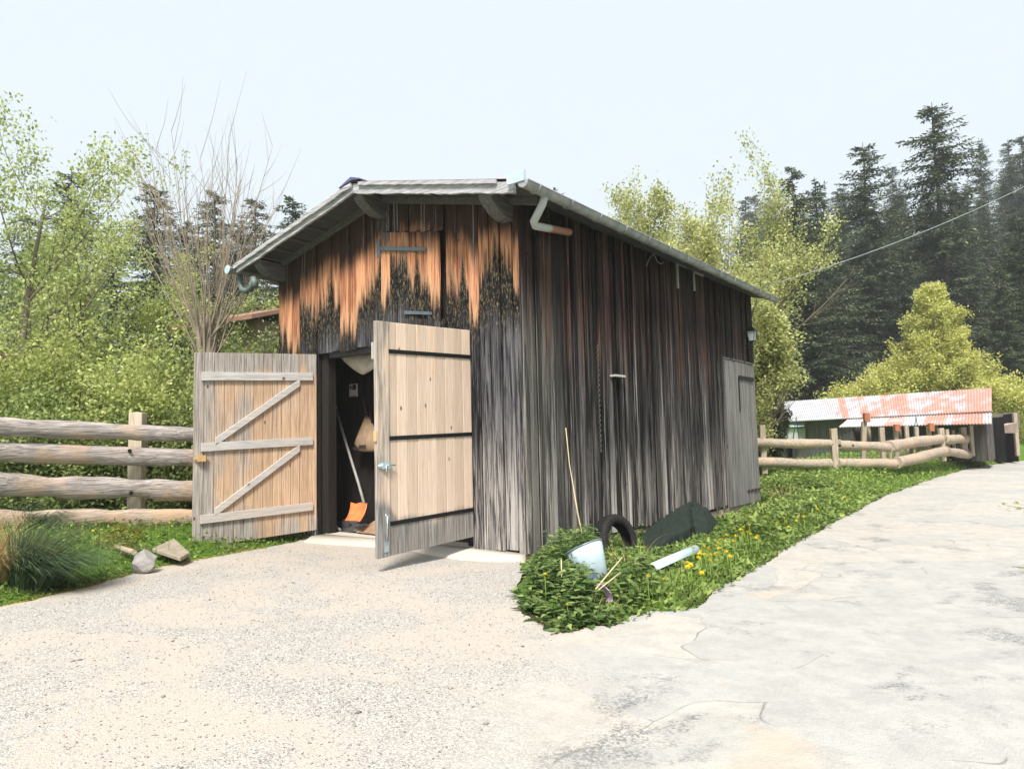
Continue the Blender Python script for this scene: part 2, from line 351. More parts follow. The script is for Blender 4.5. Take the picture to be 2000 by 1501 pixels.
def sheet(name, pts, z, jit=.05):
    out = []; n = len(pts)
    for i in range(n):
        a, b = Vector((*pts[i], 0)), Vector((*pts[(i+1) % n], 0)); L = (b-a).length; k = max(1, min(60, int(L/.12)))
        nrm = Vector((-(b-a).y, (b-a).x, 0)).normalized() if L else Vector()
        for j in range(k):
            p = a.lerp(b, j/k); q = (j and jit*(0 if pts[i] in DIV and (pts[(i+1) % n] in DIV) else 1) or 0)*(random.uniform(-1, 1)+1.2*math.sin(p.x*3.1+p.y*2.3)); out.append((p.x+nrm.x*q, p.y+nrm.y*q, z))
    me = bpy.data.meshes.new(name); me.from_pydata(out, [], [list(range(len(out)))]); me.update()
    o = mobj(name, me, M['hard']); tag(o, kind='structure')
    tm = o.modifiers.new('tri', 'TRIANGULATE'); return o
sheet('gravel_yard', HARD[:16]+DIV[1:]+HARD[-1:], -.100)
sheet('road', [DIV[0]]+HARD[15:-1]+DIV[1:][::-1], -.100)

# ------------------------------------------------------------------ the barn
W, L, ZE, OS, OF, OB = 5.275, 8.54, 4.43, .41, .587, .27
def roof_z(x): return ZR-T*abs(x-XM)
barn = thing('barn', 'old scorched timber barn with open double doors and a shallow gable roof beside the road', 'barn', (0, 0, 0))
def plank(mb, mp, u0, u1, zb, zt0, zt1, v, th, tilt=0, seg=8, r=.5):
    """mp(u, v, z) -> xyz; v outwards. vertical plank with slightly wavy edges"""
    vs = []; 
    for j in range(seg+1):
        s = j/seg; a = u0+random.uniform(-.004, .004); b = u1+random.uniform(-.004, .004); w_ = random.uniform(-.002, .002)
        z0 = zb*(1-s)+zt0*s; z1 = zb*(1-s)+zt1*s
        vs += [mp(a, v+tilt+w_, z0), mp(b, v-tilt+w_, z1), mp(b, v-tilt-th, z1), mp(a, v+tilt-th, z0)]
    fs = []
    for j in range(seg):
        for k in range(4): fs.append((j*4+k, j*4+(k+1) % 4, (j+1)*4+(k+1) % 4, (j+1)*4+k))
    fs += [(3, 2, 1, 0), tuple(seg*4+k for k in range(4))]
    mb.add(vs, fs, r)
FR = lambda u, v, z: (u, -v, z)
SD = lambda u, v, z: (v, u, z)
def splits(a, b, lo, hi, keep=()):
    out = [a]; marks = sorted(keep)+[b]
    for mk in marks:
        while mk-out[-1] > hi*1.35: out.append(out[-1]+random.uniform(lo, hi))
        out.append(mk)
    return out
fw_ = MB(); us = splits(-W, 0, .15, .24, (-4.2, -2.63, -1.34, -.9))
for i in range(len(us)-1):
    a, b = us[i], us[i+1]; g = .004; r = random.random(); v = random.choice((0, .014, .028)); tl = random.uniform(-.009, .009)
    zt = lambda x: roof_z(x)-.02
    c = (a+b)/2
    if c < -4.2 or c > -.9: segs = [(-.02+random.uniform(-.03, .02), None)]
    elif -2.63 < c < -1.34: segs = [(4.60-.19*(c+2.63)+.0, None), (2.86, 3.10)]
    else: segs = [(2.87+random.uniform(-.02, .02), None)]
    for zb, ztp in segs:
        plank(fw_, FR, a+g*2, b-g*2, zb, zt(a) if ztp is None else ztp, zt(b) if ztp is None else ztp, .03+v, .03, tl, 12, r)
fw_.build('wall', M['front'], barn)['label'] = 'gable wall of scorched boards, orange above and black below'
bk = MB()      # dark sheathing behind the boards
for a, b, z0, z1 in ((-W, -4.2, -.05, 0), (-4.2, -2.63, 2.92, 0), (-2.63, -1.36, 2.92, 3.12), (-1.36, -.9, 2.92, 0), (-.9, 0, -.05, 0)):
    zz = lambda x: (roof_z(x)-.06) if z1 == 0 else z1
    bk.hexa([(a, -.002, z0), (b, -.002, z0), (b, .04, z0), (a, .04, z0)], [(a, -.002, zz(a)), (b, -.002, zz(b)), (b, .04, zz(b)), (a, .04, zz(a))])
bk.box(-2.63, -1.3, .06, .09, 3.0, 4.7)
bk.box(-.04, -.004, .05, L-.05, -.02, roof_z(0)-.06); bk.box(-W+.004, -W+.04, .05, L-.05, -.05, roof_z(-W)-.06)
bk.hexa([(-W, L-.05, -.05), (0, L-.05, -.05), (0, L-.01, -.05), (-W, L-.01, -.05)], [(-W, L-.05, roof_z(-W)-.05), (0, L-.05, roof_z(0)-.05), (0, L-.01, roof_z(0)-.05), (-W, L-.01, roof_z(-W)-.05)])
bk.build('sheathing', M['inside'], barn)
sw = MB(); us = splits(0.0, L, .12, .21, (6.73,)); 
for i in range(len(us)-1):
    a, b = us[i], us[i+1]; 
    zb = random.uniform(-.05, .02) if b <= 6.8 else 2.96
    z1 = roof_z(0)-.02
    plank(sw, SD, a+.009, b-.009, zb, z1, z1, .03+random.choice((0, .02, .042)), .03, random.uniform(-.014, .014), 12, random.random())
    if random.random() < .55 and b < 6.7: # narrow cover strip over a joint
        plank(sw, SD, b-.02, b+.022, zb+random.uniform(0, .05), z1-.02, z1-.02, .098, .024, random.uniform(-.003, .003), 10, random.random())
sw.box(-.03, .045, -.075, -.03, -.03, roof_z(0)-.04, .6)
sw.build('wall', M['side'], barn)['label'] = 'long wall of dark grey weathered boards facing the road'
lw = MB(); us = splits(0.0, L, .16, .24)
for i in range(len(us)-1): plank(lw, lambda u, v, z: (-W-v, u, z), us[i]+.004, us[i+1]-.004, -.05, roof_z(-W)-.02, roof_z(-W)-.02, .03, .03, 0, 4, random.random())
for i, a in enumerate(splits(-W, 0, .18, .26)[:-1]): pass
us = splits(-W, 0, .18, .26)
for i in range(len(us)-1): plank(lw, lambda u, v, z: (u, L+v, z), us[i]+.004, us[i+1]-.004, -.05, roof_z(us[i])-.02, roof_z(us[i+1])-.02, .03, .03, 0, 4, random.random())
lw.build('cladding', M['side'], barn)
m = NT('rough_lime_footing', .95, .1); m.col(m.mix(m.noise(4, detail=6), (.26, .20, .14), (.58, .50, .40))); m.bump(m.noise(18, detail=6), .9, .03); M['foot'] = m.m
ft = MB(); ft.box(-.20, .006, .02, L-.01, -.6, -.045); ft.box(-.93, -.0, -.012, .2, -.6, -.055); ft.box(-W, -4.15, -.012, .2, -.6, -.06); ft.box(-W-.004, -W+.2, .21, L-.01, -.6, -.06)
ft.build('foundation', M['foot'], barn)
inn = MB(); inn.box(-W+.06, -.06, .05, L-.08, -.08, -.03); inn.build('floor_slab', plain('dirt_floor', (.06, .05, .04), .95), barn)
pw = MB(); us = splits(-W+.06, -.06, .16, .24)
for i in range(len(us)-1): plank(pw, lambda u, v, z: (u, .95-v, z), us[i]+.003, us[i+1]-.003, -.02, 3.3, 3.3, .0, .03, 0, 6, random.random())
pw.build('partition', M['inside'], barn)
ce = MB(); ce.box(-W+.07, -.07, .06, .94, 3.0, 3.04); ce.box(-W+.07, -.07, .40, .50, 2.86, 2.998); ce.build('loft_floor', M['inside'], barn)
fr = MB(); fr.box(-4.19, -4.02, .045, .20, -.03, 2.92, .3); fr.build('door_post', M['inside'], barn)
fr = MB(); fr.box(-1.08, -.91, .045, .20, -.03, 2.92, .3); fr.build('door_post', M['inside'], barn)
fr = MB(); fr.box(-4.0, -1.1, .045, .18, 2.80, 2.918, .6); fr.build('lintel', M['soffit'], barn)

# roof
def slab(name, mat, x0, x1, zf, th, y0, y1, parent, cor=0):
    mb = MB(); n = 34 if cor else 1
    for i in range(n):
        pass
    if not cor:
        mb.hexa([(x0, y0, zf(x0)), (x1, y0, zf(x1)), (x1, y1, zf(x1)), (x0, y1, zf(x0))], [(x0, y0, zf(x0)+th), (x1, y0, zf(x1)+th), (x1, y1, zf(x1)+th), (x0, y1, zf(x0)+th)])
        return mb.build(name, mat, parent)
    n = int((y1-y0)/.045); vs = []
    for i in range(n+1):
        yy = y0+(y1-y0)*i/n; dz = .018*(1 if i % 2 else -1)*(i % 2 or 1)
        dz = .012*math.sin(i*math.pi/2)
        for xx, t_ in ((x0, th), (x1, th), (x1, th-.006), (x0, th-.006)): vs.append((xx, yy, zf(xx)+t_+dz))
    fs = [(i*4+k, (i+1)*4+k, (i+1)*4+(k+1) % 4, i*4+(k+1) % 4) for i in range(n) for k in range(4)]
    mb.add(vs, fs+[(0, 1, 2, 3), (n*4+3, n*4+2, n*4+1, n*4)]); return mb.build(name, mat, parent)
XE0, XE1 = -W-OS, OS
M['brownsheet'] = plain('brown_red_roof_sheet', (.28, .13, .11), .5, .4, .2)
for side, (a, b) in (('l', (XE0, XM)), ('r', (XM, XE1))):
    slab('roof_boards', M['soffit'], a, b, roof_z, .045, -OF+.03, L+OB-.03, barn)
    o = slab('roof_sheet', M['brownsheet'], a-(.05 if side == 'l' else -.0), b+(.05 if side == 'r' else 0), lambda x: roof_z(x)+.02, .075, -OF-.03, L+OB+.03, barn, 1)
def barge(name, x0, x1, h0, h1, y, mat, seg=22, jit=.006, th=.04):
    mb = MB(); vs = []
    for i in range(seg+1):
        x = x0+(x1-x0)*i/seg; zt = roof_z(x)+.062+h1+random.uniform(-jit, jit)*.5; zb = zt-h0-h1+random.uniform(-jit, jit)*1.5
        yy = y+random.uniform(-.003, .003)
        vs += [(x, yy, zb), (x, yy, zt), (x, yy+th, zt), (x, yy+th, zb)]
    fs = [(i*4+k, i*4+(k+1) % 4, (i+1)*4+(k+1) % 4, (i+1)*4+k) for i in range(seg) for k in range(4)]
    mb.add(vs, fs+[(3, 2, 1, 0), tuple(seg*4+k for k in range(4))], random.random()); return mb.build(name, mat, barn)
barge('verge_board', XE0+.03, XM-.01, .13, 0, -OF-.012, M['verge']); barge('verge_board', XE0+.0, XM-.01, .055, .012, -OF-.055, M['verge'], th=.038)
barge('verge_board', XM+.01, XE1-.10, .145, .0, -OF-.012, M['verge'], 30, .006, .05); barge('verge_board', XM+.15, XE1-.35, .03, .02, -OF-.05, M['verge'], 30, .003, .036)
mb = MB(); mb.hexa([(XM-.26, -OF-.06, roof_z(XM-.26)+.10), (XM+.02, -OF-.06, roof_z(XM)+.10), (XM+.02, L, roof_z(XM)+.10), (XM-.26, L, roof_z(XM-.26)+.10)],
                   [(XM-.26, -OF-.06, roof_z(XM-.26)+.112), (XM+.0, -OF-.06, roof_z(XM)+.15), (XM+.0, L, roof_z(XM)+.15), (XM-.26, L, roof_z(XM-.26)+.112)])
mb.hexa([(XM+.02, -OF-.06, roof_z(XM)+.10), (XM+.2, -OF-.06, roof_z(XM+.2)+.12), (XM+.2, L, roof_z(XM+.2)+.12), (XM+.02, L, roof_z(XM)+.10)],
        [(XM+.0, -OF-.06, roof_z(XM)+.15), (XM+.2, -OF-.06, roof_z(XM+.2)+.135), (XM+.2, L, roof_z(XM+.2)+.135), (XM+.0, L, roof_z(XM)+.15)])
mb.build('ridge_cap', plain('violet_blue_ridge_metal', (.12, .13, .26), .4, .4, .3), barn)
# purlins with rounded undersides
def purlin(x, wd, zt, hgt, tip):
    prof = [(.02, zt-hgt), (-tip*.35, zt-hgt*.98), (-tip*.6, zt-hgt*.82), (-tip*.82, zt-hgt*.55), (-tip*.95, zt-hgt*.28), (-tip, zt), (.02, zt)]
    mb = MB(); k = len(prof); vs = [(x-wd/2, y, z) for y, z in prof]+[(x+wd/2, y, z) for y, z in prof]
    mb.add(vs, [tuple(range(k))[::-1], tuple(range(k, 2*k))]+[(i, (i+1) % k, k+(i+1) % k, k+i) for i in range(k)], .3); o = mb.build('purlin', M['beam'], barn, .012)
for x in (XM, -.22, -W+.1): purlin(x, .20, roof_z(x)-.03, .30, OF-.05)
rf = MB()
for y in (-.16, -.36):
    pass
for (a, b) in ((XE0+.06, -W+.02), ):
    pass
for s_ in (-1, 1):     # inner verge rafter lying against the wall, outer one under the board
    for y0, h in ((-.11, .10),):
        xa, xb = (XE0+.1, XM) if s_ < 0 else (XM, XE1-.1)
        rf.hexa([(xa, y0, roof_z(xa)-h), (xb, y0, roof_z(xb)-h), (xb, y0+.05, roof_z(xb)-h), (xa, y0+.05, roof_z(xa)-h)], [(xa, y0, roof_z(xa)-.004), (xb, y0, roof_z(xb)-.004), (xb, y0+.05, roof_z(xb)-.004), (xa, y0+.05, roof_z(xa)-.004)])
rf.build('wall_rafter', M['beam'], barn)
for x in (XE0+.6, XE0+.95, XE0+1.35, XE0+1.8, XM+.6, XM+1.2): 
    rf = MB(); rf.box(x, x+.04, -OF+.06, -.12, roof_z(x)-.03, roof_z(x)-.005); rf.build('soffit_batten', M['beam'], barn)
# gutters
def gutter(x, parent, name='gutter'):
    mb = MB(); R_ = .078; n = 9; y0, y1 = -OF-.10, L+OB+.12; ny_ = 26; vs = []
    for j in range(ny_+1):
        y = y0+(y1-y0)*j/ny_
        for q in (R_, R_-.006):
            for i in range(n+1):
                a = math.pi*(1+i/n); vs.append((x+q*math.cos(a), y, ZE+.02-.004*j/ny_*8+q*math.sin(a)+.0))
    k = 2*(n+1); fs = []
    for j in range(ny_):
        for i in range(n):
            fs.append((j*k+i, j*k+i+1, (j+1)*k+i+1, (j+1)*k+i)); fs.append((j*k+n+1+i, (j+1)*k+n+1+i, (j+1)*k+n+2+i, j*k+n+2+i))
        fs.append((j*k, (j+1)*k, (j+1)*k+n+1, j*k+n+1)); fs.append((j*k+n, j*k+2*n+1, (j+1)*k+2*n+1, (j+1)*k+n))
    mb.add(vs, fs, .5, True)
    mb.add([(x, y0+.001, ZE+.02)]+[(x+R_*math.cos(math.pi*(1+i/n)), y0+.001, ZE+.02+R_*math.sin(math.pi*(1+i/n))) for i in range(n+1)], [tuple(range(n+2))])
    g = mb.build(name, M['zinc'], parent)
    rb = MB()
    for j in range(13):
        y = y0+.25+j*.73; path = [(x+(R_+.004)*math.cos(math.pi*(1+i/10)), y, ZE+.018-.032*(y-y0)/(y1-y0)+(R_+.004)*math.sin(math.pi*(1+i/10))) for i in range(11)]
        rb.tube(path, .011, 5)
    rb.tube([(x+R_, y0, ZE+.025), (x+R_, y1, ZE-.007)], .011, 6)
    rb.build('gutter_bracket', M['zinc'], g); return g
gr = gutter(OS+.10, barn); gl = gutter(-W-OS-.10, barn)
for o in (gr,): pass
m = NT('pale_zinc_pipe_rusting', .6, .3); x, y, z = m.xyz(); m.col(m.mix(m.rng(m.math('ADD', y, m.math('MULTIPLY', m.noise(9), .25)), .36, .44), (.46, .47, .49), (.36, .17, .12))); M['rustpipe'] = m.m
dp = MB(); dp.tube([(OS+.08, -.20, ZE-.03), (OS+.04, -.20, ZE-.13), (.28, -.16, 4.12), (.26, -.10, 4.09), (.20, .80, 4.22)], .05, 12); dp.build('downpipe', M['rustpipe'], barn)
dp = MB(); dp.tube([(-W-OS-.1, -.45, ZE-.04), (-W-OS-.09, -.45, ZE-.22), (-W-OS-.04, -.45, ZE-.32), (-W-OS+.1, -.45, ZE-.37), (-W-.18, -.45, ZE-.33), (-W-.10, -.45, ZE-.20)], .048, 12); dp.tube([(-W-.10, -.45, ZE-.16), (-W-.06, -.45, ZE-.34)], .058, 12)
dp.build('downpipe', M['green_pvc'], barn)
mb = MB(); mb.tube([(-W-OS-.10, -OF-.115, ZE+.0), (-W-OS-.10, -OF-.10, ZE+.0)], .075, 20); mb.build('gutter_end_cap', plain('pale_metal_cap', (.55, .68, .72), .4, .5, .3), barn)
mb = MB(); mb.box(OS-.13, OS+.13, -OF-.115, -OF-.08, ZE+.02, ZE+.15); mb.build('gutter_flashing', plain('pale_metal_flashing', (.55, .68, .74), .4, .5, .3), barn)

# hatch
hp = MB(); xs_ = [-2.62, -2.41, -2.27, -2.02, -1.87, -1.64, -1.41]
for i in range(len(xs_)-1):
    a, b = xs_[i], xs_[i+1]; sg = lambda x: -.19*(x+2.62)
    plank(hp, FR, a+.006, b-.006, 3.12+sg((a+b)/2), 4.585+sg(a), 4.585+sg(b), .075+(.015 if i % 2 else 0), .028, .004, 10, random.random())
hatch = hp.build('hatch', M['front'], barn)
mb = MB(); sg = lambda x: -.19*(x+2.62)
mb.hexa([(-2.62, -.112, 4.30), (-1.65, -.112, 4.30+sg(-1.65)), (-1.65, -.096, 4.30+sg(-1.65)), (-2.62, -.096, 4.30)], [(-2.62, -.112, 4.36), (-1.65, -.112, 4.35+sg(-1.65)), (-1.65, -.096, 4.35+sg(-1.65)), (-2.62, -.096, 4.36)])
mb.box(-2.665, -2.60, -.118, -.10, 4.19, 4.47); mb.build('strap_hinge', M['blueiron'], hatch)
mb = MB(); mb.hexa([(-2.1, -.112, 3.26), (-1.55, -.112, 3.18), (-1.55, -.096, 3.18), (-2.1, -.096, 3.26)], [(-2.1, -.112, 3.31), (-1.55, -.112, 3.22), (-1.55, -.096, 3.22), (-2.1, -.096, 3.31)]); mb.build('strap_hinge', M['blueiron'], hatch)

# door leaves: local x from hinge to free edge, local y out of the face towards the viewer, z up
def leaf(label, loc, rz, wd, h, mat, sag, inner, nb):
    root = bpy.data.objects.new('door_leaf', None); link(root, barn); root.location = loc; root.rotation_euler = (0, 0, rz); root['label'] = label
    mb = MB(); xs_ = [wd*i/nb for i in range(nb+1)]
    for i in range(nb):
        a, b = xs_[i]+.0035, xs_[i+1]-.0035; s0, s1 = -sag*a, -sag*b; th = .028; f = random.uniform(0, .0035)
        if i == nb-1 and not inner: a -= .03; f = .022
        mb.hexa([(a, f, s0), (b, f, s1), (b, -th, s1), (a, -th, s0)], [(a, f, h+s0), (b, f, h+s1), (b, -th, h+s1), (a, -th, h+s0)], random.random())
    mb.build('door_boards', mat, root, .003)
    def bar(name, p, q, wz, y0, th, m_, slant=True):
        mb = MB(); (x0, z0), (x1, z1) = p, q; d = Vector((x1-x0, z1-z0)).normalized(); nn = Vector((-d.y, d.x))*wz/2
        if slant: c = [(x0+nn.x, z0+nn.y), (x0-nn.x, z0-nn.y), (x1-nn.x, z1-nn.y), (x1+nn.x, z1+nn.y)]
        else:
            hz_ = wz/2/abs(d.y or 1); c = [(x0, z0+wz/2), (x0, z0-wz/2), (x1, z1-wz/2), (x1, z1+wz/2)]
        mb.hexa([(a, y0, b) for a, b in c], [(a, y0+th, b) for a, b in c], random.random()); return mb.build(name, m_, root, .003)
    return root, bar
LW = 1.90
ld, bar = leaf('left leaf swung wide open showing its battens and diagonal braces', (-4.2, -.05, .04), math.radians(-103+0), LW, 2.83, M['door_in'], .045, True, 13)
for z in (2.46, 1.42, .38): 
    bar('rail', (.08, z), (LW-.10, z-.045*LW+.02), .125, .006, .034, M['rail'])
bar('brace', (.30, 2.355), (LW-.30, 1.43), .115, .006, .034, M['rail'], False) ; bar('brace', (.30, 1.315), (LW-.30, .40), .115, .006, .034, M['rail'], False)
mb = MB(); mb.box(LW-.16, LW-.04, .005, .07, 1.15, 1.24); mb.box(LW-.20, LW-.0, .02, .045, 1.18, 1.205); mb.tube([(LW-.11, .07, 1.17), (LW-.11, .10, 1.16), (LW-.11, .07, 1.14)], .008, 6)
mb.build('latch', plain('honey_wood_latch', (.55, .36, .16), .5), ld, .004)
RW = 1.66
rd, bar = leaf('right leaf of pale new boards with black strap hinges', (-.9, -.05, .125), math.radians(180+88), RW, 2.765, M['door_out'], .038, False, 10)
# for this leaf the visible outside is local +y
for z in (2.40, 1.36, .36):
    s_ = bar('strap_hinge', (.0, z), (RW-.17, z-.045), .05, .006, .008, M['iron'], True)
    for t_ in (.2, .5, .8, 1.1, 1.4): mb = MB(); mb.tube([(t_, .014, z-.03*t_), (t_, .022, z-.03*t_)], .009, 6); mb.build('bolt', M['iron'], s_)
mb = MB(); mb.box(-.022, .006, -.03, .02, -.06, 2.8); mb.build('hinge_pole', M['iron'], rd)
mb = MB(); mb.box(RW-.21, RW-.02, .026, .032, .97, 1.03); mb.tube([(RW-.26, .045, 1.0), (RW+.0, .045, 1.0)], .009, 8); mb.box(RW-.17, RW-.14, .03, .06, .96, 1.04); mb.box(RW-.09, RW-.06, .03, .06, .96, 1.04); mb.tube([(RW-.115, .045, 1.0), (RW-.115, .055, .93)], .009, 8)
mb.build('bolt_latch', M['galv'], rd)
mb = MB(); mb.tube([(RW-.13, .05, .42), (RW-.125, .035, .10)], .006, 6); mb.tube([(RW-.10, .05, .44), (RW-.15, .035, .26)], .005, 6); mb.box(RW-.16, RW-.10, .006, .03, .0, .12); mb.build('drop_bolt', M['galv'], rd)
mb = MB(); mb.box(RW+.0, RW+.02, -.02, .03, 1.28, 1.40); mb.build('handle', plain('honey_knob', (.6, .4, .2), .5), rd, .004)
mb = MB(); mb.box(RW-.02, RW+.012, -.05, -.03, 2.25, 2.45); mb.build('stop_block', M['rail'], rd)

# side door at the far end of the long wall
sdm = MB(); us = [6.74, 6.93, 7.13, 7.31, 7.53, 7.72, 7.95, 8.12, 8.33, 8.55]
for i in range(len(us)-1): plank(sdm, SD, us[i]+.004, us[i+1]-.004, -.03, 2.94, 2.95, .055+random.choice((0, .01)), .03, random.uniform(-.006, .006), 12, random.random())
sdo = sdm.build('side_door', M['sidedoor'], barn)
mb = MB()
for i in range(4): mb.box(.074, .082, 7.70+i*.22, 7.85+i*.22, .20, .25)
mb.build('strap_hinge', plain('rusty_dark_strap', (.05, .02, .015), .7), sdo)
mb = MB(); mb.box(.074, .088, 7.50, 8.42, 2.58, 2.66); mb.box(.072, .08, 7.46, 7.52, 1.9, 2.6); mb.build('door_batten', M['iron'], sdo)
mb = MB(); mb.box(.045, .07, 6.70, 6.735, 1.2, 3.0); mb.box(.045, .075, 6.73, 8.55, 2.955, 2.99); mb.build('door_trim', M['beam'], barn)
# little brackets, peg, wire on the long wall
mb = MB(); mb.box(.085, .112, 4.53, 4.58, 4.05, 4.53); mb.box(.085, .112, 4.53, 4.95, 4.50, 4.53); mb.build('wall_bracket', plain('pale_bracket', (.3, .29, .27), .6), barn)
mb = MB(); mb.box(.085, .112, 5.27, 5.32, 4.12, 4.50); mb.box(.085, .112, 5.27, 5.75, 4.47, 4.50); mb.build('wall_bracket', plain('pale_bracket_small', (.3, .29, .27), .6), barn)
mb = MB(); mb.box(.055, .16, 2.05, 2.35, 2.31, 2.34); mb.build('wooden_peg', M['rail'], barn)
mb = MB(); mb.tube([(.112, 3.60, 4.60), (.112, 3.60, 4.48), (.112, 3.45, 4.40), (.112, 3.30, 4.22)], .008, 5); mb.tube([(.112, 3.6, 4.48), (.112, 3.72, 4.38), (.112, 3.85, 4.36), (.112, 4.0, 4.42)], .007, 5); mb.build('loose_wire', plain('grey_wire', (.25, .22, .2), .6), barn)
mb = MB()
pts = [(.112+.01*math.sin(i*1.9), 1.61+.012*math.cos(i*1.9), 2.75-.022*i) for i in range(72)]
mb.tube(pts, .010, 6); tag(mb.build('rope', plain('brown_rope', (.08, .068, .06), .9)), 'long twisted brown rope hanging down the dark side wall of the barn', 'rope')

# ------------------------------------------------------------------ things on, in and around the barn
lan = thing('wall_lantern', 'black wall lantern with glass panes above the side door of the barn', 'lantern', (.06, 8.0, 3.3))
mb = MB(); mb.box(0, .015, -.04, .04, -.02, .18); mb.build('wall_plate', M['iron'], lan)
mb = MB(); mb.tube([(.0, 0, .05), (.06, 0, .0), (.13, 0, .01), (.17, 0, .08), (.17, 0, .12)], .012, 8); mb.build('arm', M['iron'], lan)
mb = MB(); mb.hexa([(.12, -.05, .13), (.22, -.05, .13), (.22, .05, .13), (.12, .05, .13)], [(.09, -.08, .33), (.25, -.08, .33), (.25, .08, .33), (.09, .08, .33)]); 
m = NT('frosted_glass', .3, .5); m.col((.62, .68, .70)); m.b.inputs['Transmission Weight'].default_value = .3; mb.build('glass', m.m, lan)
mb = MB()
for sx, sy in ((-1, -1), (1, -1), (1, 1), (-1, 1)): mb.tube([(.17+.052*sx, .052*sy, .12), (.17+.083*sx, .083*sy, .34)], .007, 5)
mb.hexa([(.11, -.06, .11), (.23, -.06, .11), (.23, .06, .11), (.11, .06, .11)], [(.11, -.06, .13), (.23, -.06, .13), (.23, .06, .13), (.11, .06, .13)]); mb.build('frame', M['iron'], lan)
mb = MB(); mb.hexa([(.06, -.11, .335), (.28, -.11, .335), (.28, .11, .335), (.06, .11, .335)], [(.15, -.02, .44), (.19, -.02, .44), (.19, .02, .44), (.15, .02, .44)]); mb.tube([(.17, 0, .43), (.17, 0, .49)], [.014, .004], 8); mb.build('cap', M['iron'], lan)

# interior things seen through the doorway (partition face at y = 1.72)
sh = thing('snow_shovel', 'long handled shovel with an orange red blade leaning inside the doorway', 'shovel', tuple(PY(.45, 712, 1012)))
A_ = PY(.45, 712, 1000); B_ = PY(.86, 655, 795); A_ = Vector(A_); B_ = Vector(B_); lo = Vector(sh.location)
mid = A_.lerp(B_, .3)+Vector((.05, -.02, -.0))
mb = MB(); mb.tube([A_+Vector((0.0, 0, .12))-lo, A_.lerp(B_, .25)+Vector((.05, 0, 0))-lo, A_.lerp(B_, .6)+Vector((.02, 0, 0))-lo, B_-lo], .024, 8); mb.build('handle', plain('grey_shaft', (.30, .29, .27), .5), sh)
mb = MB(); mb.tube([B_+Vector((-.1, 0, .01))-lo, B_+Vector((.04, 0, -.005))-lo], .022, 8); mb.build('grip', plain('grey_grip', (.3, .29, .28), .5), sh)
mb = MB(); nu, nv = 8, 8; vs = []
for lay in (0, 1):
    for i in range(nu+1):
        for j in range(nv+1):
            u_ = i/nu-.5; v_ = j/nv; wx = .40*(1-.12*v_)
            p = Vector((u_*wx+.10*v_, -.12*v_-.10*v_*v_+.10*abs(u_)*-1+.0, .22*(1-v_)-.10*(v_)+.07*v_*v_)); p.z += .03*math.cos(u_*math.pi*4)*(1-v_)*.4+.012*lay
            vs.append(p+Vector((-.02, -.05, .02)))
k = (nu+1)*(nv+1); q = lambda i, j, l: l*k+i*(nv+1)+j
fs = [(q(i, j, 0), q(i, j+1, 0), q(i+1, j+1, 0), q(i+1, j, 0)) for i in range(nu) for j in range(nv)]+[(q(i, j, 1), q(i+1, j, 1), q(i+1, j+1, 1), q(i, j+1, 1)) for i in range(nu) for j in range(nv)]
fs += [(q(i, 0, 0), q(i+1, 0, 0), q(i+1, 0, 1), q(i, 0, 1)) for i in range(nu)]+[(q(i, nv, 0), q(i, nv, 1), q(i+1, nv, 1), q(i+1, nv, 0)) for i in range(nu)]
fs += [(q(0, j, 0), q(0, j, 1), q(0, j+1, 1), q(0, j+1, 0)) for j in range(nv)]+[(q(nu, j, 0), q(nu, j+1, 0), q(nu, j+1, 1), q(nu, j, 1)) for j in range(nv)]
mb.add(vs, fs, .5, True); mb.build('blade', plain('orange_red_plastic', (.80, .20, .07), .4), sh)
def sheetmesh(name, P, th, mat, bump=.01, sub=2, parent=None):
    """P grid of points [i][j] -> thick crumpled sheet"""
    ni, nj = len(P), len(P[0]); me = bpy.data.meshes.new(name)
    me.from_pydata([tuple(map(float, p)) for row in P for p in row], [], [(i*nj+j, (i+1)*nj+j, (i+1)*nj+j+1, i*nj+j+1) for i in range(ni-1) for j in range(nj-1)]); me.update()
    o = mobj(name, me, mat, parent)
    s1 = o.modifiers.new('sub', 'SUBSURF'); s1.levels = s1.render_levels = sub
    s2 = o.modifiers.new('solid', 'SOLIDIFY'); s2.thickness = th
    me.polygons.foreach_set('use_smooth', np.ones(len(me.polygons), bool)); return o
Q = lambda px, py, y=1.55: PY(y-.72, px, py)
bagm = plain('tan_canvas', (.36, .25, .16), .85)
bag = thing('canvas_bag', 'tan canvas bag hanging from a hook on the dark inner wall', 'bag', tuple(Q(715, 880)))
lo = np.array(bag.location)
rows = [[Q(712, 812), Q(716, 810), Q(720, 812)], [Q(700, 845, 1.48), Q(717, 840, 1.40), Q(736, 842, 1.48)], [Q(688, 870, 1.46), Q(712, 868, 1.36), Q(745, 862, 1.46)], [Q(700, 882, 1.5), Q(718, 882, 1.44), Q(745, 882, 1.5)]]
sheetmesh('bag_body', [[p-lo for p in r] for r in rows], .02, bagm, parent=bag)
mb = MB(); mb.tube([Q(710, 775, 1.6)-lo, Q(713, 800, 1.55)-lo, Q(716, 815, 1.5)-lo], .012, 6); mb.tube([Q(722, 800, 1.58)-lo, Q(726, 825, 1.5)-lo], .012, 6); mb.build('strap', plain('dark_strap', (.08, .06, .05), .8), bag)
dkp = plain('dark_patch', (.04, .03, .02), .9); mb = MB(); mb.box(-.18, -.06, -.13, -.11, .02, .06); mb.build('tear', dkp, bag); mb = MB(); mb.box(.05, .2, -.2, -.18, .03, .10); mb.build('tear', dkp, bag)
clothm = plain('dirty_cream_cloth', (.42, .38, .31), .9)
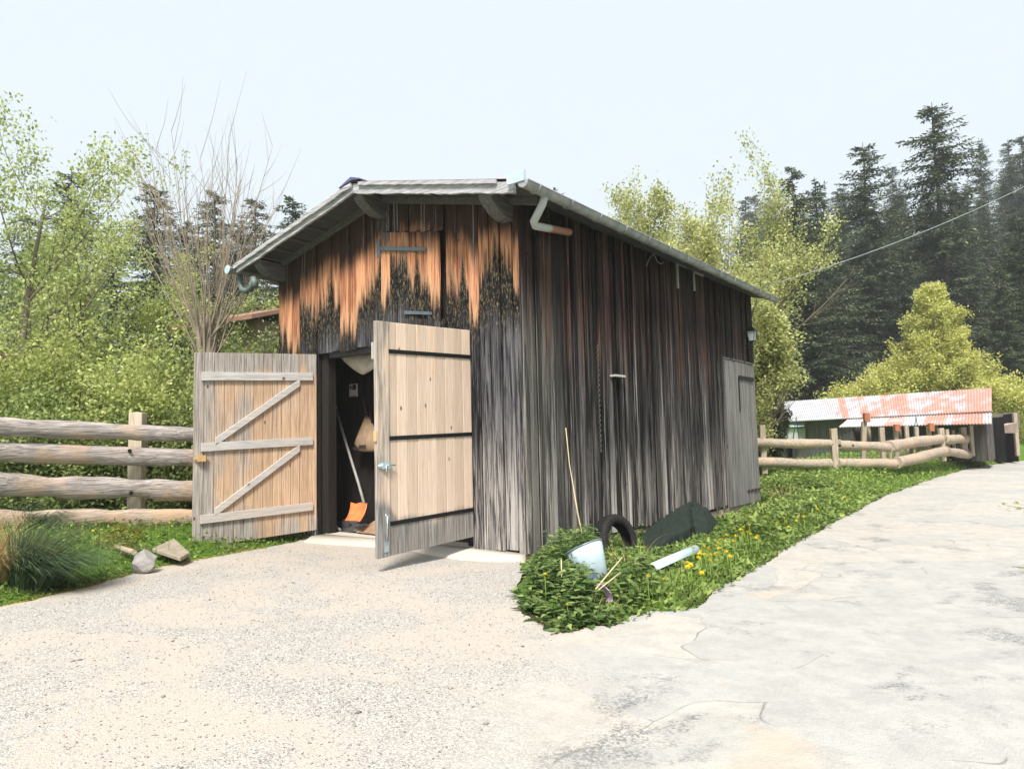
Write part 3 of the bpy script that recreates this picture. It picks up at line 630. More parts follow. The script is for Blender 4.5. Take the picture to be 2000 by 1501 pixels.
rows = [[Q(655, 688, 1.0), Q(700, 690, 1.0), Q(760, 690, 1.0)], [Q(672, 706, 1.0), Q(702, 712, .9), Q(750, 708, 1.0)], [Q(690, 722, 1.0), Q(708, 728, .92), Q(738, 716, 1.0)], [Q(706, 731, 1.0), Q(710, 732, 1.0), Q(716, 729, 1.0)]]
tag(sheetmesh('hanging_cloth', rows, .01, clothm), 'dirty cream cloth sagging in a point from the ceiling inside the doorway', 'cloth')
ntc = thing('notice', 'small white notice with dark markings pinned on the wall inside the barn', 'notice', tuple(Q(690, 762, 1.63)))
mb = MB(); mb.box(-.11, .11, 0, .008, -.115, .115); mb.build('paper', plain('white_card', (.62, .62, .60), .6, var=.04), ntc)
mb = MB(); mb.box(-.02, .075, -.004, -.001, .01, .10); mb.box(-.085, -.045, -.004, -.001, .03, .085); mb.build('printed_patch', plain('dark_print', (.03, .03, .035), .6), ntc)
mb = MB(); mb.box(-.085, .085, -.004, -.001, -.12, -.10); mb.build('printed_stripe', plain('red_print', (.35, .08, .07), .6), ntc)
mb = MB(); p = PY(.45, 735, 1016); mb.hexa([(p[0]-.25, .25, .0), (p[0]+.35, .2, .0), (p[0]+.4, .65, .05), (p[0]-.15, .7, .2)], [(p[0]-.25, .25, .012), (p[0]+.35, .2, .012), (p[0]+.4, .65, .062), (p[0]-.15, .7, .212)])
tag(mb.build('cardboard_sheet', plain('brown_cardboard', (.32, .21, .13), .9)), 'brown cardboard sheet lying on the barn floor behind the shovel blade', 'cardboard')
mb = MB(); a, b = PY(.5, 640, 1015), PY(.3, 664, 1034); mb.tube([a, b], .022, 8); tag(mb.build('metal_bar', M['zinc']), 'short grey metal bar lying on the floor just inside the left door post', 'bar')
for k_, (px, py, s_, c_, lab) in enumerate(((672, 1010, .16, (.05, .05, .05), 'dark crumpled scrap heap on the barn floor left of the shovel'), (705, 1018, .10, (.22, .21, .20), 'small pale grey rubble lump on the barn floor under the shovel'))):
    p = PY(.55, px, py); mb = MB(); n = 9; vs = []
    for i in range(5):
        ph = i/4*math.pi/2
        for j in range(n): q_ = random.uniform(.75, 1.25); vs.append((p[0]+s_*1.8*math.cos(ph)*q_*math.cos(2*math.pi*j/n), .6+s_*math.cos(ph)*q_*math.sin(2*math.pi*j/n), -.03+s_*math.sin(ph)*q_))
    mb.add(vs, [(i*n+j, i*n+(j+1) % n, (i+1)*n+(j+1) % n, (i+1)*n+j) for i in range(4) for j in range(n)]+[tuple(4*n+j for j in range(n)), tuple(range(n))[::-1]])
    tag(mb.build('scrap_heap' if k_ == 0 else 'rubble', plain('scrap%d' % k_, c_, .9)), lab, 'scrap')
# threshold slab
m = NT('smooth_pale_concrete', .9, .15); m.col(m.mix(m.noise(3, detail=6), (.42, .38, .32), (.60, .56, .49))); m.bump(m.noise(25, detail=5), .35, .01)
top = [(-4.1, .03), (-.4, .03), (-.02, -.10), (-.06, -.25), (-.35, -.42), (-.75, -.50), (-1.3, -.40), (-1.8, -.24), (-2.5, -.22), (-3.3, -.36), (-4.0, -.42), (-4.2, -.15)]
bot = [(x*1.0+(-.04 if x < -3 else .05 if x > -.5 else 0), y-.07 if y < 0 else y) for x, y in top]
mb = MB(); n = len(top); cen = (-2.2, -.1, -.02)
ring = [(x, y, -.028-.08*max(0, -y)*1.2) for x, y in top]
mb.add([cen]+ring+[(x, y, -.135) for x, y in bot], [(0, 1+i, 1+(i+1) % n) for i in range(n)]+[(1+i, 1+n+i, 1+n+(i+1) % n, 1+(i+1) % n) for i in range(n)], .5, True)
mb.box(-4.1, -.9, .03, .3, -.14, -.022)
tag(mb.build('concrete_threshold', m.m), kind='structure')

# ------------------------------------------------------------------ scattered mesh instancing for foliage
def unit(v): return v/np.maximum(np.linalg.norm(v, axis=-1, keepdims=True), 1e-9)
LEAF = (np.array([(0, 0, 0), (.26, .32, .05), (0, .45, -.04), (-.26, .32, .05), (.17, .68, .02), (-.17, .68, .02), (0, 1, -.08)]), np.array([(0, 1, 2), (0, 2, 3), (1, 4, 2), (2, 5, 3), (2, 4, 6), (2, 6, 5)]))
DIA = (np.array([(0, 0, 0), (.28, .45, .04), (0, 1, 0), (-.28, .45, .04)]), np.array([(0, 1, 2), (0, 2, 3)]))
BLADE = (np.array([(-.5, 0, 0), (.5, 0, 0), (.38, .5, .0), (-.38, .5, 0), (0, 1, -.22)]), np.array([(0, 1, 2), (0, 2, 3), (3, 2, 4)]))
def scatter(P, d, up, ln, wd, tmpl):
    """P (n,3) base, d direction, up rough normal, ln length, wd width -> V, F"""
    V, F = tmpl; n = len(P); y = unit(d); x = unit(np.cross(y, up)); z = np.cross(x, y)
    ln = np.broadcast_to(ln, (n,)); wd = np.broadcast_to(wd, (n,))
    out = P[:, None, :]+V[None, :, 0:1]*(x*wd[:, None])[:, None, :]+V[None, :, 1:2]*(y*ln[:, None])[:, None, :]+V[None, :, 2:3]*(z*ln[:, None])[:, None, :]
    Fo = F[None]+(np.arange(n)*len(V))[:, None, None]
    return out.reshape(-1, 3), Fo.reshape(-1, 3), len(F)
def foliage(name, P, d, up, ln, wd, tmpl, mat, parent=None, rnd=None):
    V, F, k = scatter(P, d, up, ln, wd, tmpl)
    rnd = RN.random(len(P)) if rnd is None else rnd
    return mobj(name, raw_mesh(name, V, F, np.repeat(rnd, k)), mat, parent)
def rv(n, s=(1, 1, 1)): return RN.normal(size=(n, 3))*np.array(s)

class Skel:
    """tapered tubes for trunks and limbs, vectorised"""
    def __init__(s): s.seg = []
    def add(s, a, b, r0, r1): s.seg.append((*a, *b, r0, r1))
    def mesh(s, name, sides=5):
        S = np.array(s.seg); a, b, r0, r1 = S[:, :3], S[:, 3:6], S[:, 6], S[:, 7]; d = unit(b-a)
        t = np.where(np.abs(d[:, 2:3]) > .9, np.array([[1., 0, 0]]), np.array([[0, 0, 1.]])); u = unit(np.cross(d, t)); v = np.cross(d, u)
        an = np.arange(sides)*2*math.pi/sides; c, si = np.cos(an), np.sin(an)
        ring = u[:, None]*c[None, :, None]+v[:, None]*si[None, :, None]
        V = np.concatenate([a[:, None]+ring*r0[:, None, None], b[:, None]+ring*r1[:, None, None]], 1).reshape(-1, 3)
        j = np.arange(sides); F = np.stack([j, (j+1) % sides, sides+(j+1) % sides, sides+j], 1)
        F = (F[None]+(np.arange(len(S))*2*sides)[:, None, None]).reshape(-1, 4)
        return raw_mesh(name, V, F, smooth=True)
def grow(sk, p, d, ln, r, lev, spec, tips):
    """spec: dict(levels, nseg, kids, ang, lr, rr, trop, wob)"""
    n = spec['nseg'][lev]; step = ln/n; pts = [p]; rr = r; d = d/np.linalg.norm(d)
    for i in range(n):
        d = d+RN.normal(size=3)*spec['wob']+np.array([0, 0, spec['trop'][lev]]); d /= np.linalg.norm(d)
        q = p+d*step; r2 = r*(1-(i+1)/n*(1-spec['taper'])); sk.add(p, q, rr, r2); p, rr = q, r2; pts.append(p)
        t = (i+1)/n
        if lev+1 < spec['levels']:
            k = spec['kids'][lev]/n*(1.0 if t > spec.get('start', .25) or lev > 0 else 0)
            k = int(k)+(RN.random() < k-int(k))
            for _ in range(k):
                ax = RN.normal(size=3); ax -= d*(ax@d); ax /= np.linalg.norm(ax); a = spec['ang'][lev]*RN.uniform(.7, 1.3)
                nd = d*math.cos(a)+ax*math.sin(a)
                grow(sk, p-d*step*RN.random(), nd, ln*spec['lr'][lev]*RN.uniform(.6, 1.15)*(1.1-.45*t), rr*spec['rr'], lev+1, spec, tips)
        if lev >= spec['levels']-2: tips.append((*p, *d, lev))
def bark(name, a, b): 
    m = NT(name, .9, .15); m.col(m.mix(m.noise(1, m.sc((18, 18, 5)), 5), a, b)); m.bump(m.noise(1, m.sc((30, 30, 8)), 5), .7, .02); return m.m
M['bark'] = bark('grey_brown_bark', (.07, .055, .04), (.26, .22, .17)); M['bark_pale'] = bark('pale_twig_bark', (.17, .13, .10), (.42, .36, .27)); M['bark_dark'] = bark('dark_bark', (.05, .04, .03), (.2, .17, .14))
def decid(name, label, loc, hgt, spec, leafm, lsize, per, spread, barkm='bark', cat='tree', r0=.1, d0=(0, 0, 1), group=None, multi=1, lean=.0, drop=.0, tmpl=DIA, zs=1.0, keep=None):
    root = thing(name, label, cat, tuple(loc), group); sk = Skel(); tips = []
    for k in range(multi):
        a = RN.uniform(0, 2*math.pi); dd = np.array(d0, float)+(np.array([math.cos(a), math.sin(a), 0])*lean*RN.uniform(.4, 1.2) if multi > 1 else 0)
        grow(sk, np.array([0, 0, -.1])+(np.array([math.cos(a), math.sin(a), 0])*.12*RN.random() if multi > 1 else 0), dd, hgt*RN.uniform(.8, 1.05) if multi > 1 else hgt, r0*(RN.uniform(.6, 1) if multi > 1 else 1), 0, spec, tips)
    mobj('trunk', sk.mesh('trunk'), M[barkm], root)
    tp = np.array(tips); n = len(tp)
    if keep: tp = tp[keep(tp)]; n = len(tp)
    P = np.repeat(tp[:, :3], per, 0)+rv(n*per)*spread; dv = np.repeat(tp[:, 3:6], per, 0)*.8+rv(n*per)*.8; dv[:, 2] -= drop
    P += np.repeat(tp[:, 3:6], per, 0)*0
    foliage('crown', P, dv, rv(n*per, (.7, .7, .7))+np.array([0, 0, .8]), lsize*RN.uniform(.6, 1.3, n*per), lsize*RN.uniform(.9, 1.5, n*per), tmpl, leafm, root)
    return root
LM = {}
LM['fresh'] = leafmat('fresh_spring_leaves', [(0, (.24, .29, .09)), (.5, (.50, .57, .20)), (1, (.76, .80, .42))], .5)
LM['lime'] = leafmat('lime_bush_leaves', [(0, (.24, .29, .07)), (.5, (.52, .58, .18)), (1, (.80, .83, .40))], .5)
LM['mid'] = leafmat('mid_green_leaves', [(0, (.10, .14, .04)), (.5, (.32, .41, .13)), (1, (.60, .66, .28))], .45)
LM['willow'] = leafmat('yellow_green_leaves', [(0, (.24, .26, .10)), (.5, (.56, .58, .22)), (1, (.84, .84, .42))], .45)
LM['yellow'] = leafmat('yellow_olive_leaves', [(0, (.36, .37, .09)), (.5, (.66, .66, .20)), (1, (.86, .84, .38))], .45)
LM['nettle'] = leafmat('nettle_leaves', [(0, (.03, .06, .018)), (.5, (.13, .22, .06)), (1, (.38, .48, .17))], .35, .45)
LM['weed'] = leafmat('weed_leaves', [(0, (.035, .065, .018)), (.5, (.17, .27, .06)), (1, (.46, .55, .16))], .4)
LM['needle'] = leafmat('spruce_needles', [(0, (.014, .026, .012)), (.5, (.072, .100, .050)), (1, (.28, .31, .17))], .15, .6)
LM['needle2'] = leafmat('blue_spruce_needles', [(0, (.012, .026, .016)), (.5, (.064, .096, .056)), (1, (.23, .28, .17))], .15, .6)
LM['grass'] = leafmat('grass_blades', [(0, (.08, .14, .03)), (.5, (.25, .38, .07)), (1, (.56, .64, .20))], .4)
LM['dry'] = leafmat('dry_grass_blades', [(0, (.30, .20, .08)), (.5, (.52, .38, .18)), (1, (.72, .58, .32))], .3)
LM['moss'] = leafmat('yellow_moss', [(0, (.20, .16, .03)), (.5, (.42, .34, .05)), (1, (.55, .50, .10))], .3)
LM['bluegrass'] = leafmat('blue_green_grass', [(0, (.05, .09, .045)), (.5, (.12, .20, .10)), (1, (.30, .38, .22))], .35)

# ------------------------------------------------------------------ conifers
def conifer_meshes(seed, hgt, wbase, mat, gaps=.0, droop=.35, bare=.08):
    rg = np.random.default_rng(seed); sk = Skel(); sk2 = Skel(); n = 10; pts = [np.array([rg.normal()*.0, 0, 0])]
    for i in range(n):
        p = np.array([rg.normal()*.05, rg.normal()*.05, hgt*(i+1)/n]); sk.add(pts[-1], p, hgt*.014*(1-i/n)+.015, hgt*.014*(1-(i+1)/n)+.015); pts.append(p)
    P, Dv, U, Ln, Rn = [], [], [], [], []
    z = hgt*bare
    while z < hgt*.985:
        t = z/hgt; prof = (1-t)**.72*(1 if t > bare+.08 else .75)
        for k in range(rg.integers(5, 8)):
            if rg.random() < gaps: continue
            a = rg.uniform(0, 2*math.pi); bl = wbase*prof*rg.uniform(.62, 1.12)+.18; z0 = z+rg.uniform(-.15, .15)
            el = (.55*t-.12)+rg.normal()*.08; dh = np.array([math.cos(a), math.sin(a), 0])
            m_ = max(3, int(bl/.22)); prev = np.array([0, 0, z0])
            for i in range(1, m_+1):
                s_ = i/m_; q = dh*bl*s_+np.array([0, 0, z0+bl*(math.sin(el)*s_-droop*s_*s_+.16*s_**4)]); sk.add(prev, q, .012+.02*(1-s_), .008+.02*(1-(s_+.1)) if s_ < .9 else .006)
                dd = unit(q-prev); side = np.array([-dh[1], dh[0], 0])
                tw = min(.75, bl*.36)*(1-.6*s_)+.12
                for sg in (-1, 1):
                    for rep in range(2):
                        l_ = tw*rg.uniform(.5, 1.1); dv = unit(side*sg*rg.uniform(.55, 1.1)+dd*rg.uniform(.35, .9)+np.array([0, 0, -droop*rg.uniform(.2, 1.5)]))
                        b0 = prev+(q-prev)*rg.random()
                        kk = max(2, int(l_/.15))
                        for e in range(kk):
                            b_ = b0+dv*l_*e/kk+np.array([0, 0, -.25*l_*(e/kk)**2]); 
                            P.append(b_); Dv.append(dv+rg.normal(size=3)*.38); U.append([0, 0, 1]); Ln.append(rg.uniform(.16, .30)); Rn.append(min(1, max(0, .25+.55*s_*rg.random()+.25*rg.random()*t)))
                if i == m_: P.append(q); Dv.append(dd); U.append([0, 0, 1]); Ln.append(.3); Rn.append(.8)
                prev = q
        z += rg.uniform(.32, .50)*(1 if t < .7 else .7)
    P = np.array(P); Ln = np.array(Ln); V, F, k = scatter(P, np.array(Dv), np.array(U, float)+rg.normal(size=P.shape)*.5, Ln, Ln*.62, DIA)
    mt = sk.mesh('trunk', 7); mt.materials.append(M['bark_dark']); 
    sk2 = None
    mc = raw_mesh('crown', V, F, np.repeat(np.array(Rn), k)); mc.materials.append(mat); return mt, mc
CONE = [conifer_meshes(1, 20, 4.2, LM['needle'], .10), conifer_meshes(2, 20, 3.6, LM['needle2'], .16, .28), conifer_meshes(3, 20, 5.2, LM['needle'], .18, .42, .14), conifer_meshes(4, 14, 3.0, LM['needle2'], .08, .3)]
CH = [20, 20, 20, 14]
def conifer(kind, px, ptop, dep, label, wsc=1.0, group=None, name='spruce', zoff=0.0):
    top = D(px, ptop, dep); g = float(H(top[0], top[1])[0])-.3; s = (top[2]-g)/CH[kind]
    root = thing(name, label, 'conifer', (top[0], top[1], g), group, RN.uniform(0, 6.28)); wsc *= 1.18 if dep < 62 else 1.05; root.scale = (s*wsc, s*wsc, s)
    for nm, me in zip(('trunk', 'crown'), CONE[kind]): link(bpy.data.objects.new(nm, me), root)
    return root
HG = 'tall conifers behind the rusty roofed shed'
for k, px, pt, dep, lab, ws in (
    (2, 1820, 200, 58, 'tallest broad spruce rising above the rusty roofed shed and the yellow bush', 1.12),
    (0, 1684, 278, 56, 'tall narrow topped spruce directly left of the tallest spruce', 1.05),
    (2, 1545, 325, 47, 'dark spruce with a ragged top just right of the yellow green willow', .95),
    (1, 1592, 345, 50, 'thin topped spruce with a bare pale lower trunk right of the ragged spruce', .85),
    (1, 1912, 268, 84, 'thin spire of a far spruce in the dip right of the tallest spruce', .8),
    (0, 1968, 272, 92, 'far dark spruce near the right edge, left one of a close pair', 1.0),
    (2, 1994, 262, 88, 'far dark spruce cut by the right edge, right one of a close pair', 1.0),
    (0, 1740, 322, 90, 'small far spruce top showing between the two tallest spruces', .9),
    (0, 1635, 366, 88, 'small far spruce top left of the narrow topped spruce', 1.0),
    (0, 1985, 420, 46, 'dark heavy spruce at the right edge behind the small plank shed', 1.15),
    (2, 1950, 520, 44, 'low dark spruce between the yellow bush and the right edge', .9),
    (3, 1760, 520, 50, 'mid height spruce filling the gap under the tallest spruce on its left', 1.1),
    (2, 1640, 480, 52, 'drooping dark spruce behind the left half of the yellow bush', 1.0),
    (3, 1560, 520, 46, 'lower dark spruce right beside the willow foliage', 1.1),
    (1, 1880, 400, 66, 'blue tinged spruce standing right behind the tallest spruce', 1.1),
    ): conifer(k, px, pt, dep, lab, ws, HG)
LG = 'dark conifers behind the bare pollard tree'
for k, px, pt, dep, lab, ws in (
    (0, 303, 358, 46, 'pointed dark spruce left of the bare pollard tree', 1.15), (2, 420, 372, 50, 'dark spruce seen through the middle of the bare shoots', 1.0),
    (2, 500, 385, 52, 'dark spruce seen through the right side of the bare shoots', .9), (0, 572, 382, 50, 'small spruce top just above the left slope of the barn roof', 1.1),
    (0, 220, 455, 44, 'dark spruce half hidden behind the pale green bushes', 1.1), (0, 365, 430, 44, 'lower spruce between the two taller ones behind the pollard', 1.0),
    (0, 140, 330, 42, 'dark spruce hidden behind the young leafy tree at left', 1.1), (2, 60, 420, 44, 'dark spruce behind the leafy tree at the left edge', 1.1), (0, 470, 440, 44, 'stout low spruce directly behind the pollard trunk', 1.1),
    (3, 1080, 366, 30, 'tiny spruce tip showing above the barn gutter', .7)): conifer(k, px, pt, dep, lab, ws, LG)
k = 0
for row, (dep, base) in enumerate(((62, 500), (74, 455), (88, 425), (104, 400), (122, 378))):
    for px in np.arange(1440+row*9, 2160, 5200/dep*.75):
        px2 = px+RN.uniform(-16, 16); sl_ = max(0, (px2-1600))*.12*(row > 0)
        kd = int(RN.integers(0, 3)); conifer(kd, px2, base-sl_*.8+RN.uniform(-24, 55)+(0 if row else 40), dep+RN.uniform(-5, 5), 'dark conifer in the crowded wood on the hillside behind the shed', RN.uniform(.85, 1.15), 'conifers of the hillside wood'); k += 1
for px in np.arange(-260, 600, 62):
    conifer(int(RN.integers(0, 3)), px+RN.uniform(-16, 16), 520+RN.uniform(-30, 50), 60+RN.uniform(-6, 8), 'dark conifer in the low wood behind the left bushes', 1.1, 'conifers of the low wood at left')

# ------------------------------------------------------------------ broadleaf trees and bushes
def gz(px, dep):
    p = D(px, 860, dep); return (p[0], p[1], float(H(p[0], p[1])[0])-.05)
def hgt_to(px, ptop, dep, z0): return D(px, ptop, dep)[2]-z0
S_tree = dict(levels=4, nseg=[7, 6, 4, 3], kids=[13, 8, 5, 0], ang=[.75, .65, .6, .5], lr=[.55, .5, .5, .5], rr=.55, taper=.25, trop=[.04, .10, .08, .05], wob=.09, start=.2)
S_bush = dict(levels=3, nseg=[6, 5, 4], kids=[11, 8, 0], ang=[.55, .6, .5], lr=[.55, .5, .5], rr=.6, taper=.3, trop=[.02, .05, .02], wob=.12, start=.05)
LT = 'leafy trees and bushes behind the left fence'
def place(px, ptop, dep, fn, lab, **kw):
    l = gz(px, dep); h = hgt_to(px, ptop, dep, l[2]); return fn(lab, l, h, **kw)
def T_(lab, l, h, spec=S_tree, leaf='fresh', ls=.075, per=6, spread=.10, hk=.86, **kw): return decid('leafy_tree', lab, l, h*hk, spec, LM[leaf], ls, per, spread, **kw)
def B_(lab, l, h, spec=S_bush, leaf='lime', ls=.07, per=4, spread=.10, hk=.85, **kw): return decid('leafy_bush', lab, l, h*hk, spec, LM[leaf], ls, per, spread, cat='bush', r0=.035, multi=kw.pop('multi', 9), lean=kw.pop('lean', .5), **kw)
place(0, 225, 13, T_, 'tall young tree with upright twigs at the left edge of the photo', r0=.10, group=LT)
place(130, 400, 15.5, T_, 'young pale green tree with loose upright twigs right of the one at the left edge', r0=.10, group=LT, ls=.07)
place(205, 500, 18.5, T_, 'leafy green tree in the middle behind the left fence', r0=.1, group=LT, leaf='mid')
place(300, 530, 18.5, T_, 'rounded bright green tree just left of the bare pollard', r0=.09, group=LT, leaf='lime', per=7)
place(60, 480, 19, T_, 'dense mid green tree behind the trees at the left edge', r0=.12, group=LT, leaf='mid', per=7)
place(420, 600, 19, T_, 'low green tree behind the foot of the bare pollard', r0=.09, group=LT, leaf='mid', per=7)
place(500, 640, 16.5, B_, 'dark bush in front of the brown roofed outbuilding', leaf='mid', group=LT)
place(-120, 400, 15, T_, 'green tree outside the left edge with branches reaching in', r0=.1, group=LT, leaf='mid')
for px, pt, dep, lf, lab in ((30, 640, 12.6, 'lime', 'lime green bush behind the fence at the left edge'), (120, 625, 13, 'lime', 'lime green bush second from the left behind the fence'), (215, 640, 12.8, 'lime', 'feathery lime bush behind the fence in front of the small coloured cloths'),
                             (310, 650, 12.6, 'lime', 'lime bush close left of the open door leaf'), (375, 690, 13.6, 'mid', 'dark green bush behind the open left door leaf'), (80, 740, 12.0, 'mid', 'low darker bush showing through the left fence rails'), (250, 770, 11.9, 'mid', 'low darker bush behind the pale fence post'),
                             (-60, 660, 12.4, 'lime', 'lime bush reaching in from outside the left edge'), (345, 790, 11.9, 'mid', 'low bush between the fence post and the door leaf'), (165, 790, 11.7, 'mid', 'low leafy bush between the left rails'), (10, 800, 11.6, 'mid', 'low bush between the rails at the left edge')):
    place(px, pt, dep, B_, lab, leaf=lf, group=LT, r0_=None) if False else place(px, pt, dep, B_, lab, leaf=lf, group=LT)
# bare pollard
l = gz(402, 13.2); root = thing('bare_pollard_tree', 'leafless pollard tree with many long upright shoots behind the open left door leaf', 'tree', l)
sk = Skel(); z1 = D(400, 640, 13.2)[2]-l[2]
sk.add((0, 0, -.1), (.02, .0, z1*.6), .21, .17); sk.add((.02, 0, z1*.6), (-.02, .0, z1), .17, .19); sk.add((-.02, 0, z1), (0, 0, z1+.25), .19, .10)
tw = Skel()
for i in range(54):
    a = RN.uniform(0, 2*math.pi); lean = RN.uniform(.05, .52); dd = np.array([math.cos(a)*lean, math.sin(a)*lean, 1.0]); 
    if i < 9: dd = _R*RN.uniform(.15, .9)+np.array([0, 0, .8])
    if 9 <= i < 17: dd = -_R*RN.uniform(.25, .6)+_fw*RN.uniform(-.2, .2)+np.array([0, 0, 1.0])
    dd = unit(dd); p = np.array([math.cos(a)*.15, math.sin(a)*.15, z1-RN.uniform(0, .75)]); ln = RN.uniform(2.5, 4.0) if i >= 9 else RN.uniform(1.0, 2.2); n = 12; r = RN.uniform(.008, .017)
    for j in range(n):
        dd = unit(dd+RN.normal(size=3)*.035+np.array([0, 0, .045])); q = p+dd*ln/n; r2 = r*(1-(j+1)/n)+.003; tw.add(p, q, r*(1-j/n)+.003, r2)
        if j > 2 and RN.random() < .8:
            d2 = unit(dd+rv(1)[0]*.36); p2 = q.copy(); l2 = RN.uniform(.4, 1.5)
            for e in range(4): q2 = p2+d2*l2/4; tw.add(p2, q2, .0055-.001*e, .0045-.001*e); p2 = q2; d2 = unit(d2+np.array([0, 0, .14])+RN.normal(size=3)*.05)
        p = q
mobj('trunk', sk.mesh('trunk', 10), M['bark_pale'], root); mobj('shoots', tw.mesh('shoots', 4), M['bark_pale'], root)
# willow-like tree right of the barn
S_wil = dict(levels=4, nseg=[6, 7, 5, 3], kids=[12, 11, 6, 0], ang=[.55, .5, .5, .5], lr=[.62, .42, .4, .5], rr=.6, taper=.25, trop=[.0, .05, .05, .03], wob=.07, start=.2)
def W_(lab, l, h, **kw): return decid('willow_tree', lab, l, h*.74, S_wil, LM['willow'], .085, 5, .12, r0=.11, multi=10, lean=.50, keep=lambda tp: (tp[:, :3]@_R < 3.2) & ((tp[:, 2] > 2.4) | (tp[:, :3]@_R < 1.8)), **kw)
place(1365, 285, 21, W_, 'spreading yellow green willow behind the right slope of the barn roof')
def W2(lab, l, h, **kw): return decid('willow_tree', lab, l, h*.72, S_wil, LM['willow'], .09, 5, .12, r0=.06, multi=4, lean=.24, keep=lambda tp: (tp[:, :3]@_R < 1.15) & ((tp[:, 2] > 2.6) | (tp[:, :3]@_R < .1)), **kw)
place(1490, 570, 20, W2, 'lower yellow green willow hanging beside the far corner of the barn')
place(1400, 470, 23, W2, 'yellow green willow clump between the roof end and the spruces')
S_yel = dict(levels=4, nseg=[9, 6, 4, 3], kids=[24, 9, 5, 0], ang=[.7, .5, .5, .5], lr=[.38, .42, .45, .5], rr=.5, taper=.15, trop=[.02, .12, .06, .05], wob=.06, start=.05)
def Y_(lab, l, h, per=6, **kw):
    root = thing('young_tree', lab, 'tree', tuple(l)); sk = Skel(); tips = []; sp = dict(levels=4, nseg=[1, 6, 5, 3], kids=[0, 9, 5, 0], ang=[.6, .6, .55, .5], lr=[1, .42, .5, .5], rr=.55, taper=.2, trop=[0, .07, .05, .04], wob=.08, start=0)
    for i in range(12): sk.add((0, 0, h*i/12), (RN.normal()*.03, RN.normal()*.03, h*(i+1)/12), .14*(1-i/12)+.01, .14*(1-(i+1)/12)+.01)
    for i in range(84):
        t = .04+.94*(i/84)**.9; a = RN.uniform(0, 6.28); el = .25+.75*t+RN.normal()*.1; ln = h*.36*(1-t)**.62*RN.uniform(.7, 1.12)+.3
        grow(sk, np.array([0, 0, h*t*.93]), np.array([math.cos(a)*math.cos(el), math.sin(a)*math.cos(el), math.sin(el)]), ln, .035*(1-t)+.01, 1, sp, tips)
    mobj('trunk', sk.mesh('trunk'), M['bark'], root); tp = np.array(tips); n = len(tp)*per
    P = np.repeat(tp[:, :3], per, 0)+rv(n)*.13; dv = np.repeat(tp[:, 3:6], per, 0)*.8+rv(n)*.8
    foliage('crown', P, dv, rv(n, (.7, .7, .7))+np.array([0, 0, .8]), .13*RN.uniform(.6, 1.3, n), .14*RN.uniform(.9, 1.5, n), DIA, LM['yellow'], root); return root
def Y0_(lab, l, h, per=7, **kw): return decid('larch_like_tree', lab, l, h*.98, S_yel, LM['yellow'], .15, per, .16, r0=.13, cat='tree', **kw)
bpy.app.driver_namespace  # no-op
for px, pt, dep, lab in ((1838, 548, 41, 'yellow green cone shaped tree directly behind the rusty roofed shed'), (1895, 690, 42, 'lower yellow green tree at the right flank of the cone shaped one')):
    r_ = place(px, pt, dep, Y_, lab); r_.name = 'young_tree'; r_.scale = (1.0, 1.0, 1)
for px, pt, dep, lab in ((1745, 700, 42, 'yellow green bush left of the cone shaped tree behind the shed'), (1690, 740, 41, 'lowest yellow bush peeking over the left part of the shed roof'), (1950, 730, 40, 'yellow bush behind the right end of the shed roof')):
    place(px, pt, dep, B_, lab, leaf='yellow', ls=.15, per=9, spread=.22, hk=.8)
l = gz(1500, 23); dk = decid('evergreen_shrub', 'dark dense evergreen shrub at the far corner of the barn beside the log fence', l, 2.0, dict(levels=3, nseg=[6, 4, 3], kids=[14, 7, 0], ang=[.4, .4, .4], lr=[.4, .4, .5], rr=.5, taper=.3, trop=[.05, .2, .1], wob=.05, start=.0), LM['needle'], .09, 12, .08, cat='shrub', r0=.05, multi=5, lean=.25)
# shrub outside the right edge whose sprigs reach into the picture
tipy_ = lambda px, py, dep: D(px, py, dep)[1]+.5
for (px, py, dep, n, lab) in ((1978, 965, 4.7, 8, 'leafy twig tip poking in at the right edge over the far road'), (1988, 1098, 4.3, 7, 'small leafy twig tip poking in at the right edge over the near road')):
    base = np.array([7.3, tipy_(px, py, dep), .35]); tip = D(px-12, py+(22 if n == 8 else 8), dep); base_g = np.array([base[0], base[1], float(H(base[0], base[1])[0])])
    root = thing('roadside_shrub', lab, 'shrub', tuple(base_g)); sk = Skel()
    k1 = base-base_g; sk.add((0, 0, 0), k1, .012, .008); k2 = tip-base_g; mid_ = k1*.4+k2*.6+np.array([0, 0, .06]); sk.add(k1, mid_, .006, .004); sk.add(mid_, k2, .004, .0015); mobj('trunk', sk.mesh('trunk'), M['bark'], root)
    t_ = np.sort(RN.random(46)**.6); P = mid_[None]*(1-t_[:, None])+k2[None]*t_[:, None]+rv(46)*.012; dv = (k2-mid_)[None]*2.2+rv(46)*.45
    foliage('crown', P, dv, rv(46)*.5+np.array([0, 0, 1]), RN.uniform(.022, .045, 46), RN.uniform(.02, .035, 46), LEAF, LM['fresh'], root)

